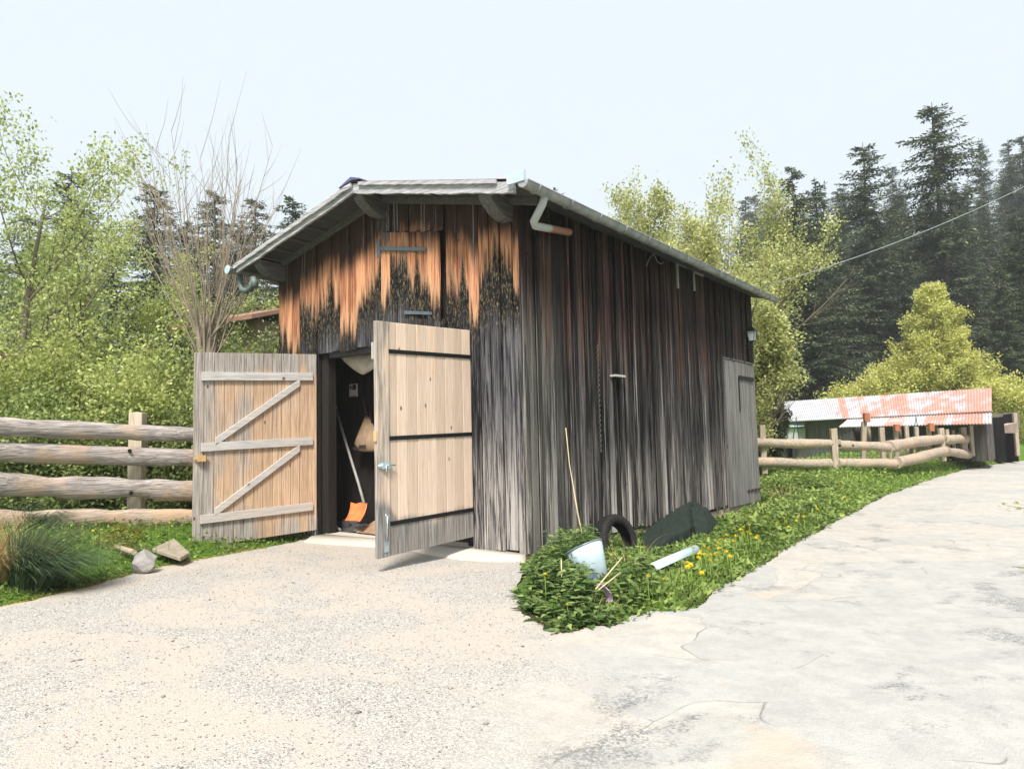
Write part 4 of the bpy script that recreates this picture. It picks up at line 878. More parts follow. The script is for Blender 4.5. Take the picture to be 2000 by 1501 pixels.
# ------------------------------------------------------------------ ground plants
def sample(poly, n, avoid=None):
    P = np.array(poly); lo, hi = P.min(0), P.max(0); out = np.zeros((0, 2))
    while len(out) < n:
        q = lo+(hi-lo)*RN.random((n*2, 2)); q = q[inside(q, poly)]
        if avoid is not None: q = q[~avoid(q)]
        out = np.concatenate([out, q])
    return out[:n]
inhard = lambda q: inside(q, HARD)&(dist(q, HARD) > .03+RN.exponential(.07, len(q)))
incarpet = lambda q: (q[:, 0] > .12) & (q[:, 0] < .85) & (q[:, 1] > 2.3) & (q[:, 1] < 4.6)
inbarn = lambda q: (q[:, 0] > -5.3) & (q[:, 0] < .02) & (q[:, 1] > .0) & (q[:, 1] < 8.6)
bad = lambda q: inhard(q) | inbarn(q) | incarpet(q)
def zcap(x, y):
    # plants stay low where the junk lies open to the road
    dx = np.asarray(x)-CAM[0]; dy = np.asarray(y)-CAM[1]; dot = lambda v, z: v[0]*dx+v[1]*dy+v[2]*z
    dep = dot(_fw, -1.2); px = 1000+FPX*dot(_R, -1.2)/dep; lim = np.full(px.shape, -1e3)
    for a, b, l_, dm_ in ((1108, 1152, 1100, 7.7), (1150, 1205, 1142, 7.7), (1158, 1248, 1104, 9.9), (1250, 1300, 1085, 11.6), (1298, 1365, 1082, 12), (1360, 1425, 1056, 13.5), (1160, 1198, 1184, 6.45), (1265, 1300, 1116, 8.8), (1298, 1362, 1104, 8.8)):
        k = (px > a) & (px < b) & (dep < dm_); lim = np.where(k, np.maximum(lim, l_), lim)
    k = (750.5-lim)/FPX; f0 = dot(_fw, 0); u0 = dot(_U, 0); zz_ = CAM[2]+(k*f0-u0)/(_U[2]-k*_fw[2]); return np.where(lim > 0, zz_, 1e3)
def weeds(name, poly, n, hgt, ls, mat, label, tmpl=LEAF, hfun=None, rndf=None, up=.9, cat='ground cover'):
    q = sample(poly, n, bad); d = dist(q, HARD); z = H(q[:, 0], q[:, 1]); hh = hgt*(.25+.75*ss(d, 0, .45)) if hfun is None else hfun(q, d)
    cl = .55+.45*np.clip(wob(q[:, 0]*2.3, q[:, 1]*2.3)*1.1+.5, 0, 1); t = RN.random(n)**.8
    hh = hh*np.where((q[:, 1] > 1.5) & (q[:, 1] < 8.4) & (q[:, 0] > 0), .18+.82*ss(q[:, 0], .25, 1.1), 1)
    zz = np.minimum(z+hh*cl*t, np.maximum(zcap(q[:, 0], q[:, 1])+RN.normal(size=n)*.02, z+.01))
    dv = rv(n); dv[:, 2] = np.abs(dv[:, 2])*.35+.15; upv = rv(n, (.45, .45, .45))+np.array([0, 0, 1]); sz = ls*RN.uniform(.6, 1.4, n)
    rr = np.clip(.15+.65*t+RN.normal(size=n)*.16, 0, 1)
    o = foliage(name, np.stack([q[:, 0], q[:, 1], zz], 1), dv, upv, sz, sz*RN.uniform(.7, 1.05, n), tmpl, mat, rnd=rr); tag(o, label, cat, kind='stuff'); return o
def blades(name, poly, n, hgt, wd, mat, label, hfun=None, lean=.5, cat='grass'):
    q = sample(poly, n, bad); z = H(q[:, 0], q[:, 1]); d = dist(q, HARD); hh = hgt*RN.uniform(.4, 1.2, n)*(.3+.7*ss(d, 0, .35)); 
    if hfun is not None: hh *= hfun(q)
    hh = np.minimum(hh, np.maximum(zcap(q[:, 0], q[:, 1])-z, .02))
    dv = rv(n)*lean; dv[:, 2] = 1; o = foliage(name, np.stack([q[:, 0], q[:, 1], z-.01], 1), dv, rv(n, (1, 1, .2)), hh, wd*RN.uniform(.6, 1.3, n), BLADE, mat); tag(o, label, cat, kind='stuff'); return o
NET = [(.05, -.25), (.5, -.74), (.70, -1.15), (1.2, -1.9), (1.75, -2.45), (2.27, -2.78), (2.5, -2.35), (2.42, -1.74), (2.2, -1.0), (1.7, -.3), (1.1, .6), (.6, 1.2), (.05, 1.2)]
VER = [(.05, -.2), (1.5, -1.6), (2.2, -2.2), (2.71, -1.6), (2.66, -.03), (2.44, 2.54), (2.2, 6.34), (2.0, 11.2), (.2, 11.2), (.05, 8)]
VNEAR = [(1.0, -.9), (2.1, -1.9), (2.5, -2.3), (2.75, -1.6), (2.67, -.03), (2.45, 2.54), (2.3, 4.6), (.1, 4.6), (.1, .6)]
VFAR = [(-.6, 8.6), (2.0, 8.6), (2.05, 18.9), (2.4, 28), (3.7, 35.4), (1.0, 36), (-1.0, 24), (-2.5, 15)]
# nettles: stems with opposite drooping leaf pairs
def nettle_patch(name, poly, ns, h0, h1, ls, label, hmul=None):
    q = sample(poly, ns, bad); sk = Skel(); P, Dv, U, S_, R_ = [], [], [], [], []
    for (x, y), z in zip(q, H(q[:, 0], q[:, 1])):
        edge = float(ss(dist(np.array([[x, y]]), HARD), 0, .55)[0]); h = RN.uniform(h0, h1)*(.35+.65*edge)*(hmul(x, y) if hmul else 1); h = min(h, max(.03, float(zcap(np.array([x]), np.array([y]))[0])-z+.03)); dd = unit(np.array([RN.normal()*.22, RN.normal()*.22, 1])); a = RN.uniform(0, 6.28); base = np.array([x, y, z-.02]); n = max(3, int(h/.045))
        sk.add(base, base+dd*h, .0035, .002)
        for i in range(1, n+1):
            t = i/n; p = base+dd*h*t; a += math.pi/2+RN.normal()*.25
            for sg in (0, math.pi):
                e = np.array([math.cos(a+sg), math.sin(a+sg), .25-.55*t*RN.random()]); P.append(p+e*.012); Dv.append(e); U.append([RN.normal()*.2, RN.normal()*.2, 1]); S_.append(ls*(1.1-.55*t)*RN.uniform(.75, 1.2)); R_.append(min(1, max(0, .1+.65*t+RN.normal()*.14)))
    mobj_ = sk.mesh(name, 4); mobj_.materials.append(LM['nettle'])
    V, F, k = scatter(np.array(P), np.array(Dv), np.array(U), np.array(S_), np.array(S_)*.95, NLEAF)
    o = mobj(name, raw_mesh(name, V, F, np.repeat(np.array(R_), k)), LM['nettle']); tag(o, label, 'nettles', kind='stuff')
    so_ = link(bpy.data.objects.new('stems', mobj_), o); return o
NLEAF = (np.array([(0, 0, 0), (.16, .08, .04), (.30, .30, .05), (.20, .36, .03), (.24, .55, .02), (.13, .60, 0), (.10, .80, -.03), (0, 1.05, -.14), (-.10, .80, -.03), (-.13, .60, 0), (-.24, .55, .02), (-.20, .36, .03), (-.30, .30, .05), (-.16, .08, .04), (0, .42, -.03)]),
         np.array([(14, i, i+1) for i in range(0, 13)]+[(14, 13, 0)]))
nettle_patch('nettles', NET, 430, .26, .52, .135, 'thick clump of stinging nettles at the front corner of the barn', lambda x, y: .75+.45*math.exp(-((x-1.1)**2+(y+.9)**2)/.5))
nettle_patch('nettles', [(.1, 1.2), (1.1, .9), (1.7, 1.6), (1.3, 3.0), (.9, 4.2), (.1, 4.2)], 110, .15, .34, .11, 'low nettles growing around the tyre and the green carpet')
nettle_patch('nettles', [(.1, 8.3), (1.6, 6.5), (1.8, 10), (.5, 11.5), (-.3, 9.5)], 170, .2, .42, .12, 'taller nettles past the far corner of the barn along the road verge')
weeds('verge_weeds', VNEAR, 8500, .17, .065, LM['weed'], 'low leafy weeds on the verge along the long wall beside the road', rndf=1)
weeds('verge_weeds', [(2.45, 2.4), (2.25, 6.3), (2.0, 11.2), (-.4, 11.2), (.05, 8.6), (.05, 2.4)], 15000, .38, .085, LM['weed'], 'dense knee high weeds on the verge between the side door and the road')
weeds('verge_weeds', VFAR, 16000, .26, .10, LM['weed'], 'weeds along the foot of the log fence beside the road')
blades('verge_grass', VNEAR, 12000, .19, .008, LM['grass'], 'short bright grass along the near edge of the right verge')
blades('verge_grass', VFAR, 22000, .26, .022, LM['grass'], 'bright grass on the far verge below the log fence')
blades('verge_grass', [(2.5, 2.4), (2.25, 6.3), (2.1, 11.2), (1.0, 11.2), (1.0, 2.4)], 9000, .2, .012, LM['grass'], 'grass on the road edge beside the dense weeds')
PAST = [(-22, 14), (-2.6, 15), (-1.1, 24), (1, 36), (6, 44), (-14, 46), (-30, 30)]
blades('pasture_grass', PAST, 30000, .16, .045, LM['grass'], 'bright green pasture grass behind the log fence')
LVER = [(-2.8, -6.5), (-2.85, -4.8), (-3.12, -4.02), (-3.7, -2.91), (-3.92, -1.88), (-4.1, -1.0), (-4.25, -.1), (-5.3, -.05), (-9, .5), (-11, -3), (-7, -7)]
weeds('bank_weeds', LVER, 24000, .14, .05, LM['weed'], 'low green weeds on the bank below the left fence')
blades('bank_grass', LVER, 20000, .12, .007, LM['grass'], 'short grass on the bank beside the gravel yard')
weeds('undergrowth', [(-5.4, .2), (-6, -1.8), (-9, -6), (-16, -4), (-13, 4), (-6, 3)], 26000, .55, .08, LM['mid'], 'dark undergrowth behind the left fence', hfun=lambda q, d: .75)
q_ = [(-2.83, -5.6), (-2.95, -4.8), (-3.22, -4.02), (-3.8, -2.91), (-4.02, -1.88), (-4.2, -1.0), (-4.0, -1.0), (-3.82, -1.88), (-3.6, -2.91), (-3.02, -4.02), (-2.75, -4.8)]
bad_ = bad; bad = lambda q: inbarn(q)
weeds('edge_moss', q_, 7000, .02, .018, LM['moss'], 'yellowish moss and dead leaves along the left edge of the gravel yard', DIA, hfun=lambda q, d: .02+.0*d)
weeds('edge_moss', [(-4.3, -2.9), (-4.0, -3.3), (-4.9, -2.4), (-5.3, -2.6), (-4.6, -3.3)], 3000, .03, .02, LM['moss'], 'patch of yellow moss on the bank left of the rock', DIA, hfun=lambda q, d: .03+.0*d)
weeds('edge_litter', [(1.0, -1.75), (1.7, -2.55), (2.3, -2.95), (2.75, -2.2), (2.95, -1.5), (2.85, 0), (2.6, 2.6), (2.4, 6.3), (2.2, 6.3), (2.3, 2.5), (2.5, 0), (2.55, -1.6), (2.35, -2.2), (2.2, -2.5), (1.75, -2.2)], 5200, .02, .022, leafmat('dead_brown_leaves', [(0, (.10, .05, .03)), (.5, (.26, .17, .10)), (1, (.42, .33, .2))], .1), 'dead brown leaves and stalks at the edge of the road', DIA, hfun=lambda q, d: .015+.0*d)
bad = bad_
# big overhanging grass tuft on the left bank and its dry neighbour
def tuft(label, c, n, ln, wd, mat, rad, lean, dirx=None):
    a = RN.uniform(0, 6.28, n); rr = RN.random(n)**.6*rad; P = np.stack([rr*np.cos(a), rr*np.sin(a), np.zeros(n)], 1); out = np.stack([np.cos(a), np.sin(a), np.zeros(n)], 1)
    if dirx is not None: out = out*.5+np.array(dirx)
    l_ = ln*RN.uniform(.5, 1.1, n); V, F = [], []; k = 5; segs = np.zeros((n, k+1, 3)); segs[:, 0] = P; d = unit(out*lean+np.array([0, 0, 1])+rv(n)*.12)
    for j in range(k): segs[:, j+1] = segs[:, j]+d*(l_/k)[:, None]; d = unit(d+out*.16+np.array([0, 0, -.30]))
    side = unit(np.cross(out+rv(n)*.3, [0, 0, 1])); W_ = wd*np.array([1, 1, .9, .7, .45, .05])
    A = segs-side[:, None]*W_[None, :, None]/2; B = segs+side[:, None]*W_[None, :, None]/2; V = np.stack([A, B], 2).reshape(n, -1, 3)
    F = np.array([(2*j, 2*j+1, 2*j+3, 2*j+2) for j in range(k)]); F = (F[None]+(np.arange(n)*2*(k+1))[:, None, None]).reshape(-1, 4)
    o = mobj('grass_tuft', raw_mesh('grass_tuft', V.reshape(-1, 3), F, np.repeat(RN.random(n), k)), mat); o.location = c; return tag(o, label, 'grass tuft')
def onb(px, py, z=.15): 
    p = G(px, py, z); return (p[0], p[1], float(H(p[0], p[1])[0]))
tuft('large blue green tuft of arching grass on the bank below the left fence', onb(70, 1105), 1700, .95, .008, LM['bluegrass'], .22, .45, (.75, .35, 0))
tuft('second blue green grass tuft tucked behind the large one', onb(60, 1065), 900, .45, .008, LM['bluegrass'], .22, .35, (.6, .3, 0))
tuft('dry tan tuft of drooping grass at the left edge of the photo', onb(-5, 1110), 900, .75, .007, LM['dry'], .16, .4, (.5, .2, 0))
tuft('small green grass tuft between the rock and the stone slab', onb(312, 1108, .05), 110, .14, .008, LM['grass'], .05, .5)
tuft('tall thin grass clump with pale stalks past the side door', onb(1530, 975, .0), 160, .7, .006, LM['dry'], .25, .15)
tuft('tall pale dead stalks sticking up out of the nettles by the tyre', onb(1225, 1110, 0), 26, .55, .005, LM['dry'], .3, .25)
tuft('pale dead stalks at the front tip of the nettle patch', onb(1150, 1190, -.05), 22, .34, .004, LM['dry'], .3, .4)
tuft('pale dead stalks in the dandelions beside the gutter offcut', onb(1330, 1130, -.05), 24, .34, .004, LM['dry'], .35, .4)
# dandelions
dm = leafmat('dandelion_yellow', [(0, (.80, .58, .02)), (1, (.95, .80, .06))], .2)
def dandelion_proto():
    root = thing('dandelion', 'yellow dandelion flower on the right verge', 'dandelion', (0, 0, -50), 'dandelions on the right verge')
    mb = MB(); mb.tube([(0, 0, 0), (.004, .003, .5), (0, 0, 1)], .0035, 5); mb.build('stem', LM['grass'], root)
    n = 34; a = RN.uniform(0, 6.28, n); e = RN.uniform(.15, 1.2, n); dv = np.stack([np.cos(a)*np.cos(e), np.sin(a)*np.cos(e), np.sin(e)], 1)
    fl = foliage('flower', np.zeros((n, 3)), dv, rv(n)*.1+np.array([0, 0, 1]), np.full(n, .026), np.full(n, .012), DIA, dm, root); fl.location = (0, 0, 1); return root, fl
dp_, fl_ = dandelion_proto()
def dand(px, py, h, lab=None, grp=None, first=[True], z=None, s=1.0):
    zt = -.08+h if z is None else z; p = G(px, py, zt); g = float(H(p[0], p[1])[0])
    if inhard(np.array([[p[0], p[1]]]))[0]: return
    r_ = dp_ if first[0] else copy_tree(dp_); first[0] = False
    r_.location = (p[0], p[1], g); hh = max(.08, zt-g)
    for c_ in r_.children:
        if c_.name.startswith('stem'): c_.scale = (s, s, hh)
        else: c_.location = (0, 0, hh); c_.scale = (s, s, s); c_.rotation_euler = (RN.uniform(-.5, .5), RN.uniform(-.5, .5), RN.uniform(0, 6))
    if lab: r_['label'] = lab
    if grp: r_['group'] = grp
for px, py in ((1370, 1078), (1378, 1084), (1362, 1090), (1384, 1072), (1390, 1085), (1374, 1068), (1355, 1070), (1398, 1082), (1366, 1082), (1341, 1100), (1350, 1104), (1345, 1108), (1372, 1120), (1420, 1046), (1402, 1062), (1437, 1048), (1445, 1035), (1452, 1030), (1462, 1026), (1448, 1042), (1475, 1052), (1480, 1048), (1517, 1058), (1460, 1040), (1432, 1058), (1405, 1072),
               (1495, 1010), (1520, 1022), (1540, 1030), (1530, 1012), (1555, 1018), (1467, 1044), (1410, 1055), (1418, 1078), (1428, 1088), (1388, 1096)): dand(px+RN.uniform(-2, 2), py, .24, s=1.25)
for px, py in ((1265, 1126), (1296, 1132), (1064, 1122), (1108, 1182), (1186, 1204)): dand(px, py, .30 if py < 1130 else .10, 'yellow dandelion flower among the nettles at the front corner of the barn', 'dandelions among the nettles')
for px, py in ((1645, 955), (1665, 932), (1700, 925), (1748, 908), (1770, 912), (1790, 916), (1812, 905), (1840, 898), (1860, 897), (1875, 894), (1890, 897), (1905, 893), (1920, 895), (1835, 906), (1825, 900), (1880, 900), (1650, 972), (1595, 995), (1570, 1010)): dand(px, py, .30, 'yellow dandelion flower on the far verge below the log fence', 'dandelions on the far verge', s=1.7)
for px, py, lab in ((305, 1022, 'left of two yellow dandelions in front of the lowest left fence rail'), (330, 1021, 'right of two yellow dandelions in front of the lowest left fence rail'), (182, 1037, 'left dandelion of the pair under the lowest left rail'), (197, 1035, 'right dandelion of the pair under the lowest left rail'), (83, 1132, 'single yellow dandelion under the large grass tuft')): dand(px, py, .3, lab, 'dandelions on the left bank', z=.42 if py < 1100 else .12)

# ------------------------------------------------------------------ left fence
def logrig(name, path, r, mat, parent, flat=1.0, n=14, seg=22, rg=.10):
    mb = MB(); P = [Vector(p) for p in path]; pts, rs = [], []; ph = random.uniform(0, 6)
    for i in range(seg+1):
        t = i/seg*(len(P)-1); k = min(int(t), len(P)-2); p = P[k].lerp(P[k+1], t-k); p.z += rg*r*.6*math.sin(i*.7+ph); pts.append(p); rs.append(r*(1+rg*.5*math.sin(i*.9+ph*2)+rg*.25*math.sin(i*2.1+ph)))
    mb.tube(pts, rs, n, random.random(), jit=.02); o = mb.build(name, mat, parent)
    if flat != 1.0: o.scale = (1, 1, 1)
    return o
def rot_wood(name, d, l, along, warmc=(.62, .42, .28), warm=.5): 
    m = NT(name, .85, .15); a = m.n('ShaderNodeVectorRotate', rotation_type='Z_AXIS'); m.set(a.inputs['Vector'], m.co); a.inputs['Angle'].default_value = -along
    g = m.noise(1, m.sc((2.2, 55, 55), a.outputs[0]), 6, .62, .6); f = m.noise(1, m.sc((5, 120, 120), a.outputs[0]), 3, .7)
    c = m.mix(m.rng(g, .28, .72), d, l); c = m.mix(m.math('MULTIPLY', m.rng(m.noise(1.7, detail=4), .45, .62), warm), c, warmc); c = m.mix(m.rng(f, .62, .72), c, tuple(q*.4 for q in d))
    c = m.mix(m.rng(m.vor(1.4), .07, .045), c, (.05, .03, .02)); m.col(c); m.bump(m.math('ADD', g, f), .9, .012); return m.m
fa, fb = D(-110, 840, 8.6), D(405, 850, 11.0); ang = math.atan2(fb[1]-fa[1], fb[0]-fa[0])
lf = thing('log_fence', 'weathered four rail timber fence with one pale post left of the barn doors', 'fence', tuple(D(265, 1030, 10.3)))
off = Vector(lf.location); tl = lambda a: Vector(a)-off
M['lrail'] = rot_wood('weathered_slab_rail', (.17, .145, .14), (.60, .54, .51), ang); M['lrail2'] = rot_wood('warm_barkless_rail', (.26, .18, .13), (.70, .58, .47), ang, warm=.8)
M['lpost'] = wood('pale_split_post', (.36, .30, .22), (.72, .62, .48), (50, 50, 3), knots=False).m
RDEP = lambda px: 8.6+(px+110)/515*2.4
def slabrail(y0a, y0b, y1a, y1b, mat, rg):
    """rail whose top edge runs y0a->y0b and bottom edge y1a->y1b in the fence plane"""
    mb = MB(); seg = 30; vs = []; ph = random.uniform(0, 6); n = 12; back = Vector((-(fb-fa)[1], (fb-fa)[0], 0)).normalized()
    for i in range(seg+1):
        t = i/seg; px = -110+515*t; a = Vector(D(px, y0a+(y0b-y0a)*t, RDEP(px))); b = Vector(D(px, y1a+(y1b-y1a)*t, RDEP(px))); c = (a+b)/2; h = (a-b).length/2
        h *= 1+rg*(.5*math.sin(i*.63+ph)+.3*math.sin(i*1.31+2*ph)); c = c+Vector((0, 0, rg*.35*h*math.sin(i*.5+ph)))
        for j in range(n):
            an = 2*math.pi*j/n; q = c+Vector((0, 0, 1))*math.sin(an)*h*random.uniform(.97, 1.03)+back*math.cos(an)*.075; vs.append(q-off)
    mb.add(vs, [(i*n+j, i*n+(j+1) % n, (i+1)*n+(j+1) % n, (i+1)*n+j) for i in range(seg) for j in range(n)]+[tuple(range(n))[::-1], tuple(seg*n+j for j in range(n))], random.random(), True); return mb.build('rail', mat, lf)
slabrail(809, 836, 850, 863, M['lrail'], .10); slabrail(858, 878, 900, 912, M['lrail'], .05); slabrail(920, 940, 968, 976, M['lrail'], .22); slabrail(996, 993, 1034, 1028, M['lrail2'], .20)
def post(px, pt, pb, dep, wd, parent, mat, off, tilt=0.0, name='post'):
    a = Vector(D(px, pb, dep)); b = Vector(D(px, pt, dep)); b.x, b.y = a.x+tilt, a.y; w_ = wd/2; mb = MB(); vs0, vs1 = [], []
    for sx, sy in ((-1, -1), (1, -1), (1, 1), (-1, 1)):
        rx = _r*sx*w_; fx = np.array([-_r[1], _r[0], 0])*sy*w_*.8; vs0.append(a+Vector(rx)+Vector(fx)-off); vs1.append(b+Vector(rx)+Vector(fx)-off+Vector((0, 0, random.uniform(-.01, .01))))
    mb.hexa(vs0, vs1, random.random()); return mb.build(name, mat, parent, .008)
post(265, 805, 1050, RDEP(265)+.20, .20, lf, M['lpost'], off)
post(-140, 790, 1090, RDEP(-140)+.16, .19, lf, M['lpost'], off)
mb = MB()
for px, py in ((254, 880), (257, 962)): 
    p = Vector(D(px, py, RDEP(px)-.075))-off; d_ = Vector(_fw)*-1; mb.tube([p, p+d_*.015], .028, 10)
mb.build('bolt', M['iron'], lf)

# rock, slab, plank scrap on the left bank
def rock(label, c, s, mat, seed, name='rock'):
    import bmesh
    bm = bmesh.new(); bmesh.ops.create_icosphere(bm, subdivisions=3, radius=1); rg = random.Random(seed); pl = [(Vector((rg.uniform(-1, 1), rg.uniform(-1, 1), rg.uniform(-.3, 1))).normalized(), rg.uniform(.55, .85)) for _ in range(13)]
    for v in bm.verts:
        for nn, dd in pl:
            k = v.co.dot(nn)-dd
            if k > 0: v.co -= nn*k
        v.co += Vector((rg.uniform(-1, 1), rg.uniform(-1, 1), rg.uniform(-1, 1)))*.02; v.co = Vector((v.co.x*s[0], v.co.y*s[1], v.co.z*s[2]))
    me = bpy.data.meshes.new(name); bm.to_mesh(me); bm.free(); o = mobj(name, me, mat); o.location = c; return tag(o, label, 'rock')
m = NT('pale_limestone', .9, .2); m.col(m.mix(m.noise(7, detail=7, rough=.65), (.13, .12, .115), (.44, .41, .39))); m.bump(m.noise(22, detail=6), .8, .02); M['rock'] = m.m
p = G(282, 1098, .02); rock('rough pale grey rock at the edge of the gravel yard', (p[0], p[1], .03), (.19, .16, .15), M['rock'], 5)
p = G(333, 1075, .05); cx_, cy_ = p[0], p[1]; mb = MB(); e1 = Vector((_r[0], _r[1], 0)); e2 = Vector((-_r[1], _r[0], 0))
q = [Vector(G(px, py, z)) for px, py, z in ((297, 1070, .10), (352, 1088, .02), (371, 1078, .04), (340, 1050, .16))]
mb.hexa([v-Vector((0, 0, .05)) for v in q], q, .5); tag(mb.build('stone_slab', plain('tan_flagstone', (.30, .26, .20), .9), None, .008), 'flat tan stone slab lying on the bank beside the rock', 'stone slab')
mb = MB(); q = [Vector(G(px, py, .12)) for px, py in ((222, 1066), (262, 1078))]; mb.tube([q[0], q[1]], .035, 6); tag(mb.build('wood_scrap', M['lrail2']), 'short broken piece of brown wood left of the rock', 'wood scrap')
# loose stones on the yard
k = 60; P = sample([(-2.6, -5.6), (3.6, -6), (2.4, -3), (.2, -.9), (-3.9, -.6)], 9000); mv = np.array([(1, 0, 0), (-1, 0, 0), (0, 1, 0), (0, -1, 0), (0, 0, 1), (0, 0, -.5)], float); mf = np.array([(0, 2, 4), (2, 1, 4), (1, 3, 4), (3, 0, 4), (2, 0, 5), (1, 2, 5), (3, 1, 5), (0, 3, 5)])
P = P[inside(P, HARD[:16]+DIV[1:])]; n = len(P); sz = RN.uniform(.003, .0085, n)*(1+1.6*(RN.random(n) > .985)); th = RN.uniform(0, 6.28, n); c_, s_ = np.cos(th), np.sin(th); V = mv[None]*sz[:, None, None]*RN.uniform(.6, 1.3, (n, 6, 1)); V = np.stack([V[..., 0]*c_[:, None]-V[..., 1]*s_[:, None], V[..., 0]*s_[:, None]+V[..., 1]*c_[:, None], V[..., 2]*.6], -1)+np.concatenate([P, np.full((n, 1), -.098)], 1)[:, None]
m = NT('loose_grit', .9, .2); m.col(m.ramp(m.attr(), [(0, (.12, .11, .10)), (.5, (.40, .37, .34)), (1, (.68, .64, .58))])); tag(mobj('loose_gravel', raw_mesh('loose_gravel', V.reshape(-1, 3), (mf[None]+(np.arange(n)*6)[:, None, None]).reshape(-1, 3), np.repeat(RN.random(n), 8)), m.m), 'loose grit and small stones scattered over the gravel yard', 'gravel', kind='stuff')
q0 = [np.array(G(px, py, -.09))[:2] for px, py in ((950, 1108), (1010, 1092), (1022, 1120), (985, 1138), (955, 1128))]
bad_ = bad; bad = lambda q: inbarn(q)
weeds('dark_litter', [tuple(a) for a in q0], 170, .01, .03, leafmat('wet_dark_leaves', [(0, (.02, .015, .012)), (1, (.10, .06, .04))], .05), 'dark dead leaves scattered on the gravel by the front corner of the barn', DIA, hfun=lambda q, d: .012+0*d); bad = bad_

# ------------------------------------------------------------------ junk along the long wall
rub = NT('tyre_rubber', .75, .3); rub.col(rub.mix(rub.noise(6, detail=5), (.006, .006, .007), (.022, .021, .02))); rub.bump(rub.noise(60), .2, .004); M['rubber'] = rub.m
tc = PX(.62, 1203, 1057); ty = thing('tyre', 'worn black car tyre without a wheel leaning on the barn wall in the nettles', 'tyre', tuple(tc))
def torus(name, prof, n, mat, parent, mod=None):
    mb = MB(); k = len(prof); vs = []
    for i in range(n):
        a = 2*math.pi*i/n
        for j, (r_, x_) in enumerate(prof):
            rr = r_-(.010 if mod and mod(i, j) else 0); vs.append((x_, rr*math.cos(a), rr*math.sin(a)))
    mb.add(vs, [(i*k+j, i*k+(j+1) % k, ((i+1) % n)*k+(j+1) % k, ((i+1) % n)*k+j) for i in range(n) for j in range(k)], .5, not mod); return mb.build(name, mat, parent)
ro = .345; prof = [(.225, -.075), (.258, -.098), (.31, -.105), (.333, -.092), (ro, -.06), (ro+.003, -.02), (ro+.003, .02), (ro, .06), (.333, .092), (.31, .105), (.258, .098), (.225, .075), (.232, .06), (.312, .07), (.322, 0), (.312, -.07), (.232, -.06)]
torus('tyre_carcass', prof, 64, M['rubber'], ty)
torus('tread', [(ro-.004, -.078), (ro+.009, -.07), (ro+.011, -.045), (ro-.002, -.042), (ro-.002, -.034), (ro+.012, -.03), (ro+.012, -.006), (ro-.002, -.004), (ro-.002, .004), (ro+.012, .006), (ro+.012, .03), (ro-.002, .034), (ro-.002, .042), (ro+.011, .045), (ro+.009, .07), (ro-.004, .078)], 120, M['rubber'], ty, lambda i, j: i % 3 == 0)
ty.rotation_euler = (0, math.radians(-14), math.radians(-10))
# pale tin bucket lying askew, broken
tin = plain('pale_blue_tin', (.42, .52, .57), .7, .25, .0, .14, 5)
bl = thing('bucket', 'pale blue metal bucket standing askew in the nettles in front of the tyre', 'bucket', (0, 0, 0))
T0 = D(1140, 1068, 7.55); T1 = D(1172, 1142, 7.4); ax = Vector(T1-T0); Lb = ax.length; up_ = -ax.normalized(); a1 = Vector(_R); a1 = (a1-up_*a1.dot(up_)).normalized(); a2 = up_.cross(a1); bl.location = T1; n = 32; vs = []
for lay, dr in ((0, 0), (1, -.006)):
    for j, (t, r_) in enumerate(((0, .105), (.5, .155), (1, .205))):
        for i in range(n): an = 2*math.pi*i/n; vs.append(up_*Lb*t+(a1*math.cos(an)+a2*math.sin(an))*(r_+dr))
mb = MB(); fs = []
for lay in (0, 1):
    for j in range(2):
        for i in range(n): b_ = lay*3*n+j*n; fs.append((b_+i, b_+(i+1) % n, b_+n+(i+1) % n, b_+n+i) if lay == 0 else (b_+i, b_+n+i, b_+n+(i+1) % n, b_+(i+1) % n))
fs += [(2*n+i, 2*n+(i+1) % n, 5*n+(i+1) % n, 5*n+i) for i in range(n)]+[tuple(range(n))[::-1]]
mb.add(vs, fs, .5, True); mb.build('bucket_body', tin, bl)
mb = MB(); mb.tube([up_*Lb+(a1*math.cos(an)+a2*math.sin(an))*.207 for an in [2*math.pi*i/32 for i in range(33)]], .007, 6); mb.build('rim', plain('grey_rim', (.25, .30, .33), .4, .5, .3), bl)
c0 = D(1138, 1136, 7.0); mb = MB(); nn = unit(np.array([.25, -.35, .9])); e1 = unit(np.cross(nn, [0, 0, 1])); e2 = np.cross(nn, e1); n = 28
R0 = [c0+(e1*math.cos(2*math.pi*i/n)+e2*math.sin(2*math.pi*i/n))*.15 for i in range(n)]; R1 = [p+nn*.02 for p in R0]; R2 = [c0+nn*.012+(e1*math.cos(2*math.pi*i/n)+e2*math.sin(2*math.pi*i/n))*.135 for i in range(n)]
mb.add([*R0, *R1, *R2], [tuple(range(n))[::-1]]+[(i, (i+1) % n, n+(i+1) % n, n+i) for i in range(n)]+[(n+i, n+(i+1) % n, 2*n+(i+1) % n, 2*n+i) for i in range(n)]+[tuple(range(2*n, 3*n))], .5)
tag(mb.build('pot_lid', plain('dark_slate_lid', (.07, .10, .15), .45)), 'dark slate blue lid lying under the pale bucket in the nettles', 'lid')
pk = plain('pale_pink_plastic', (.72, .50, .70), .4, var=.06)
rows = []
for i in range(6):
    t = i/5; rows.append([D(1164+22*math.sin(t*2.6)+dx_, 1140+t*46, 6.35+.05*math.cos(j*1.5)) for j, dx_ in enumerate((-2, 5, 11))])
tag(sheetmesh('plastic_shard', rows, .006, pk), 'curved pale pink plastic shard lying under the bucket', 'plastic shard')
m = NT('dark_green_carpet', .95, .1); m.col(m.mix(m.noise(120, detail=3, rough=.7), (.003, .005, .004), (.05, .068, .056))); m.bump(m.noise(150, detail=2), .9, .01); M['carpet'] = m.m
C_ = lambda px, py, x_: PX(x_, px, py)
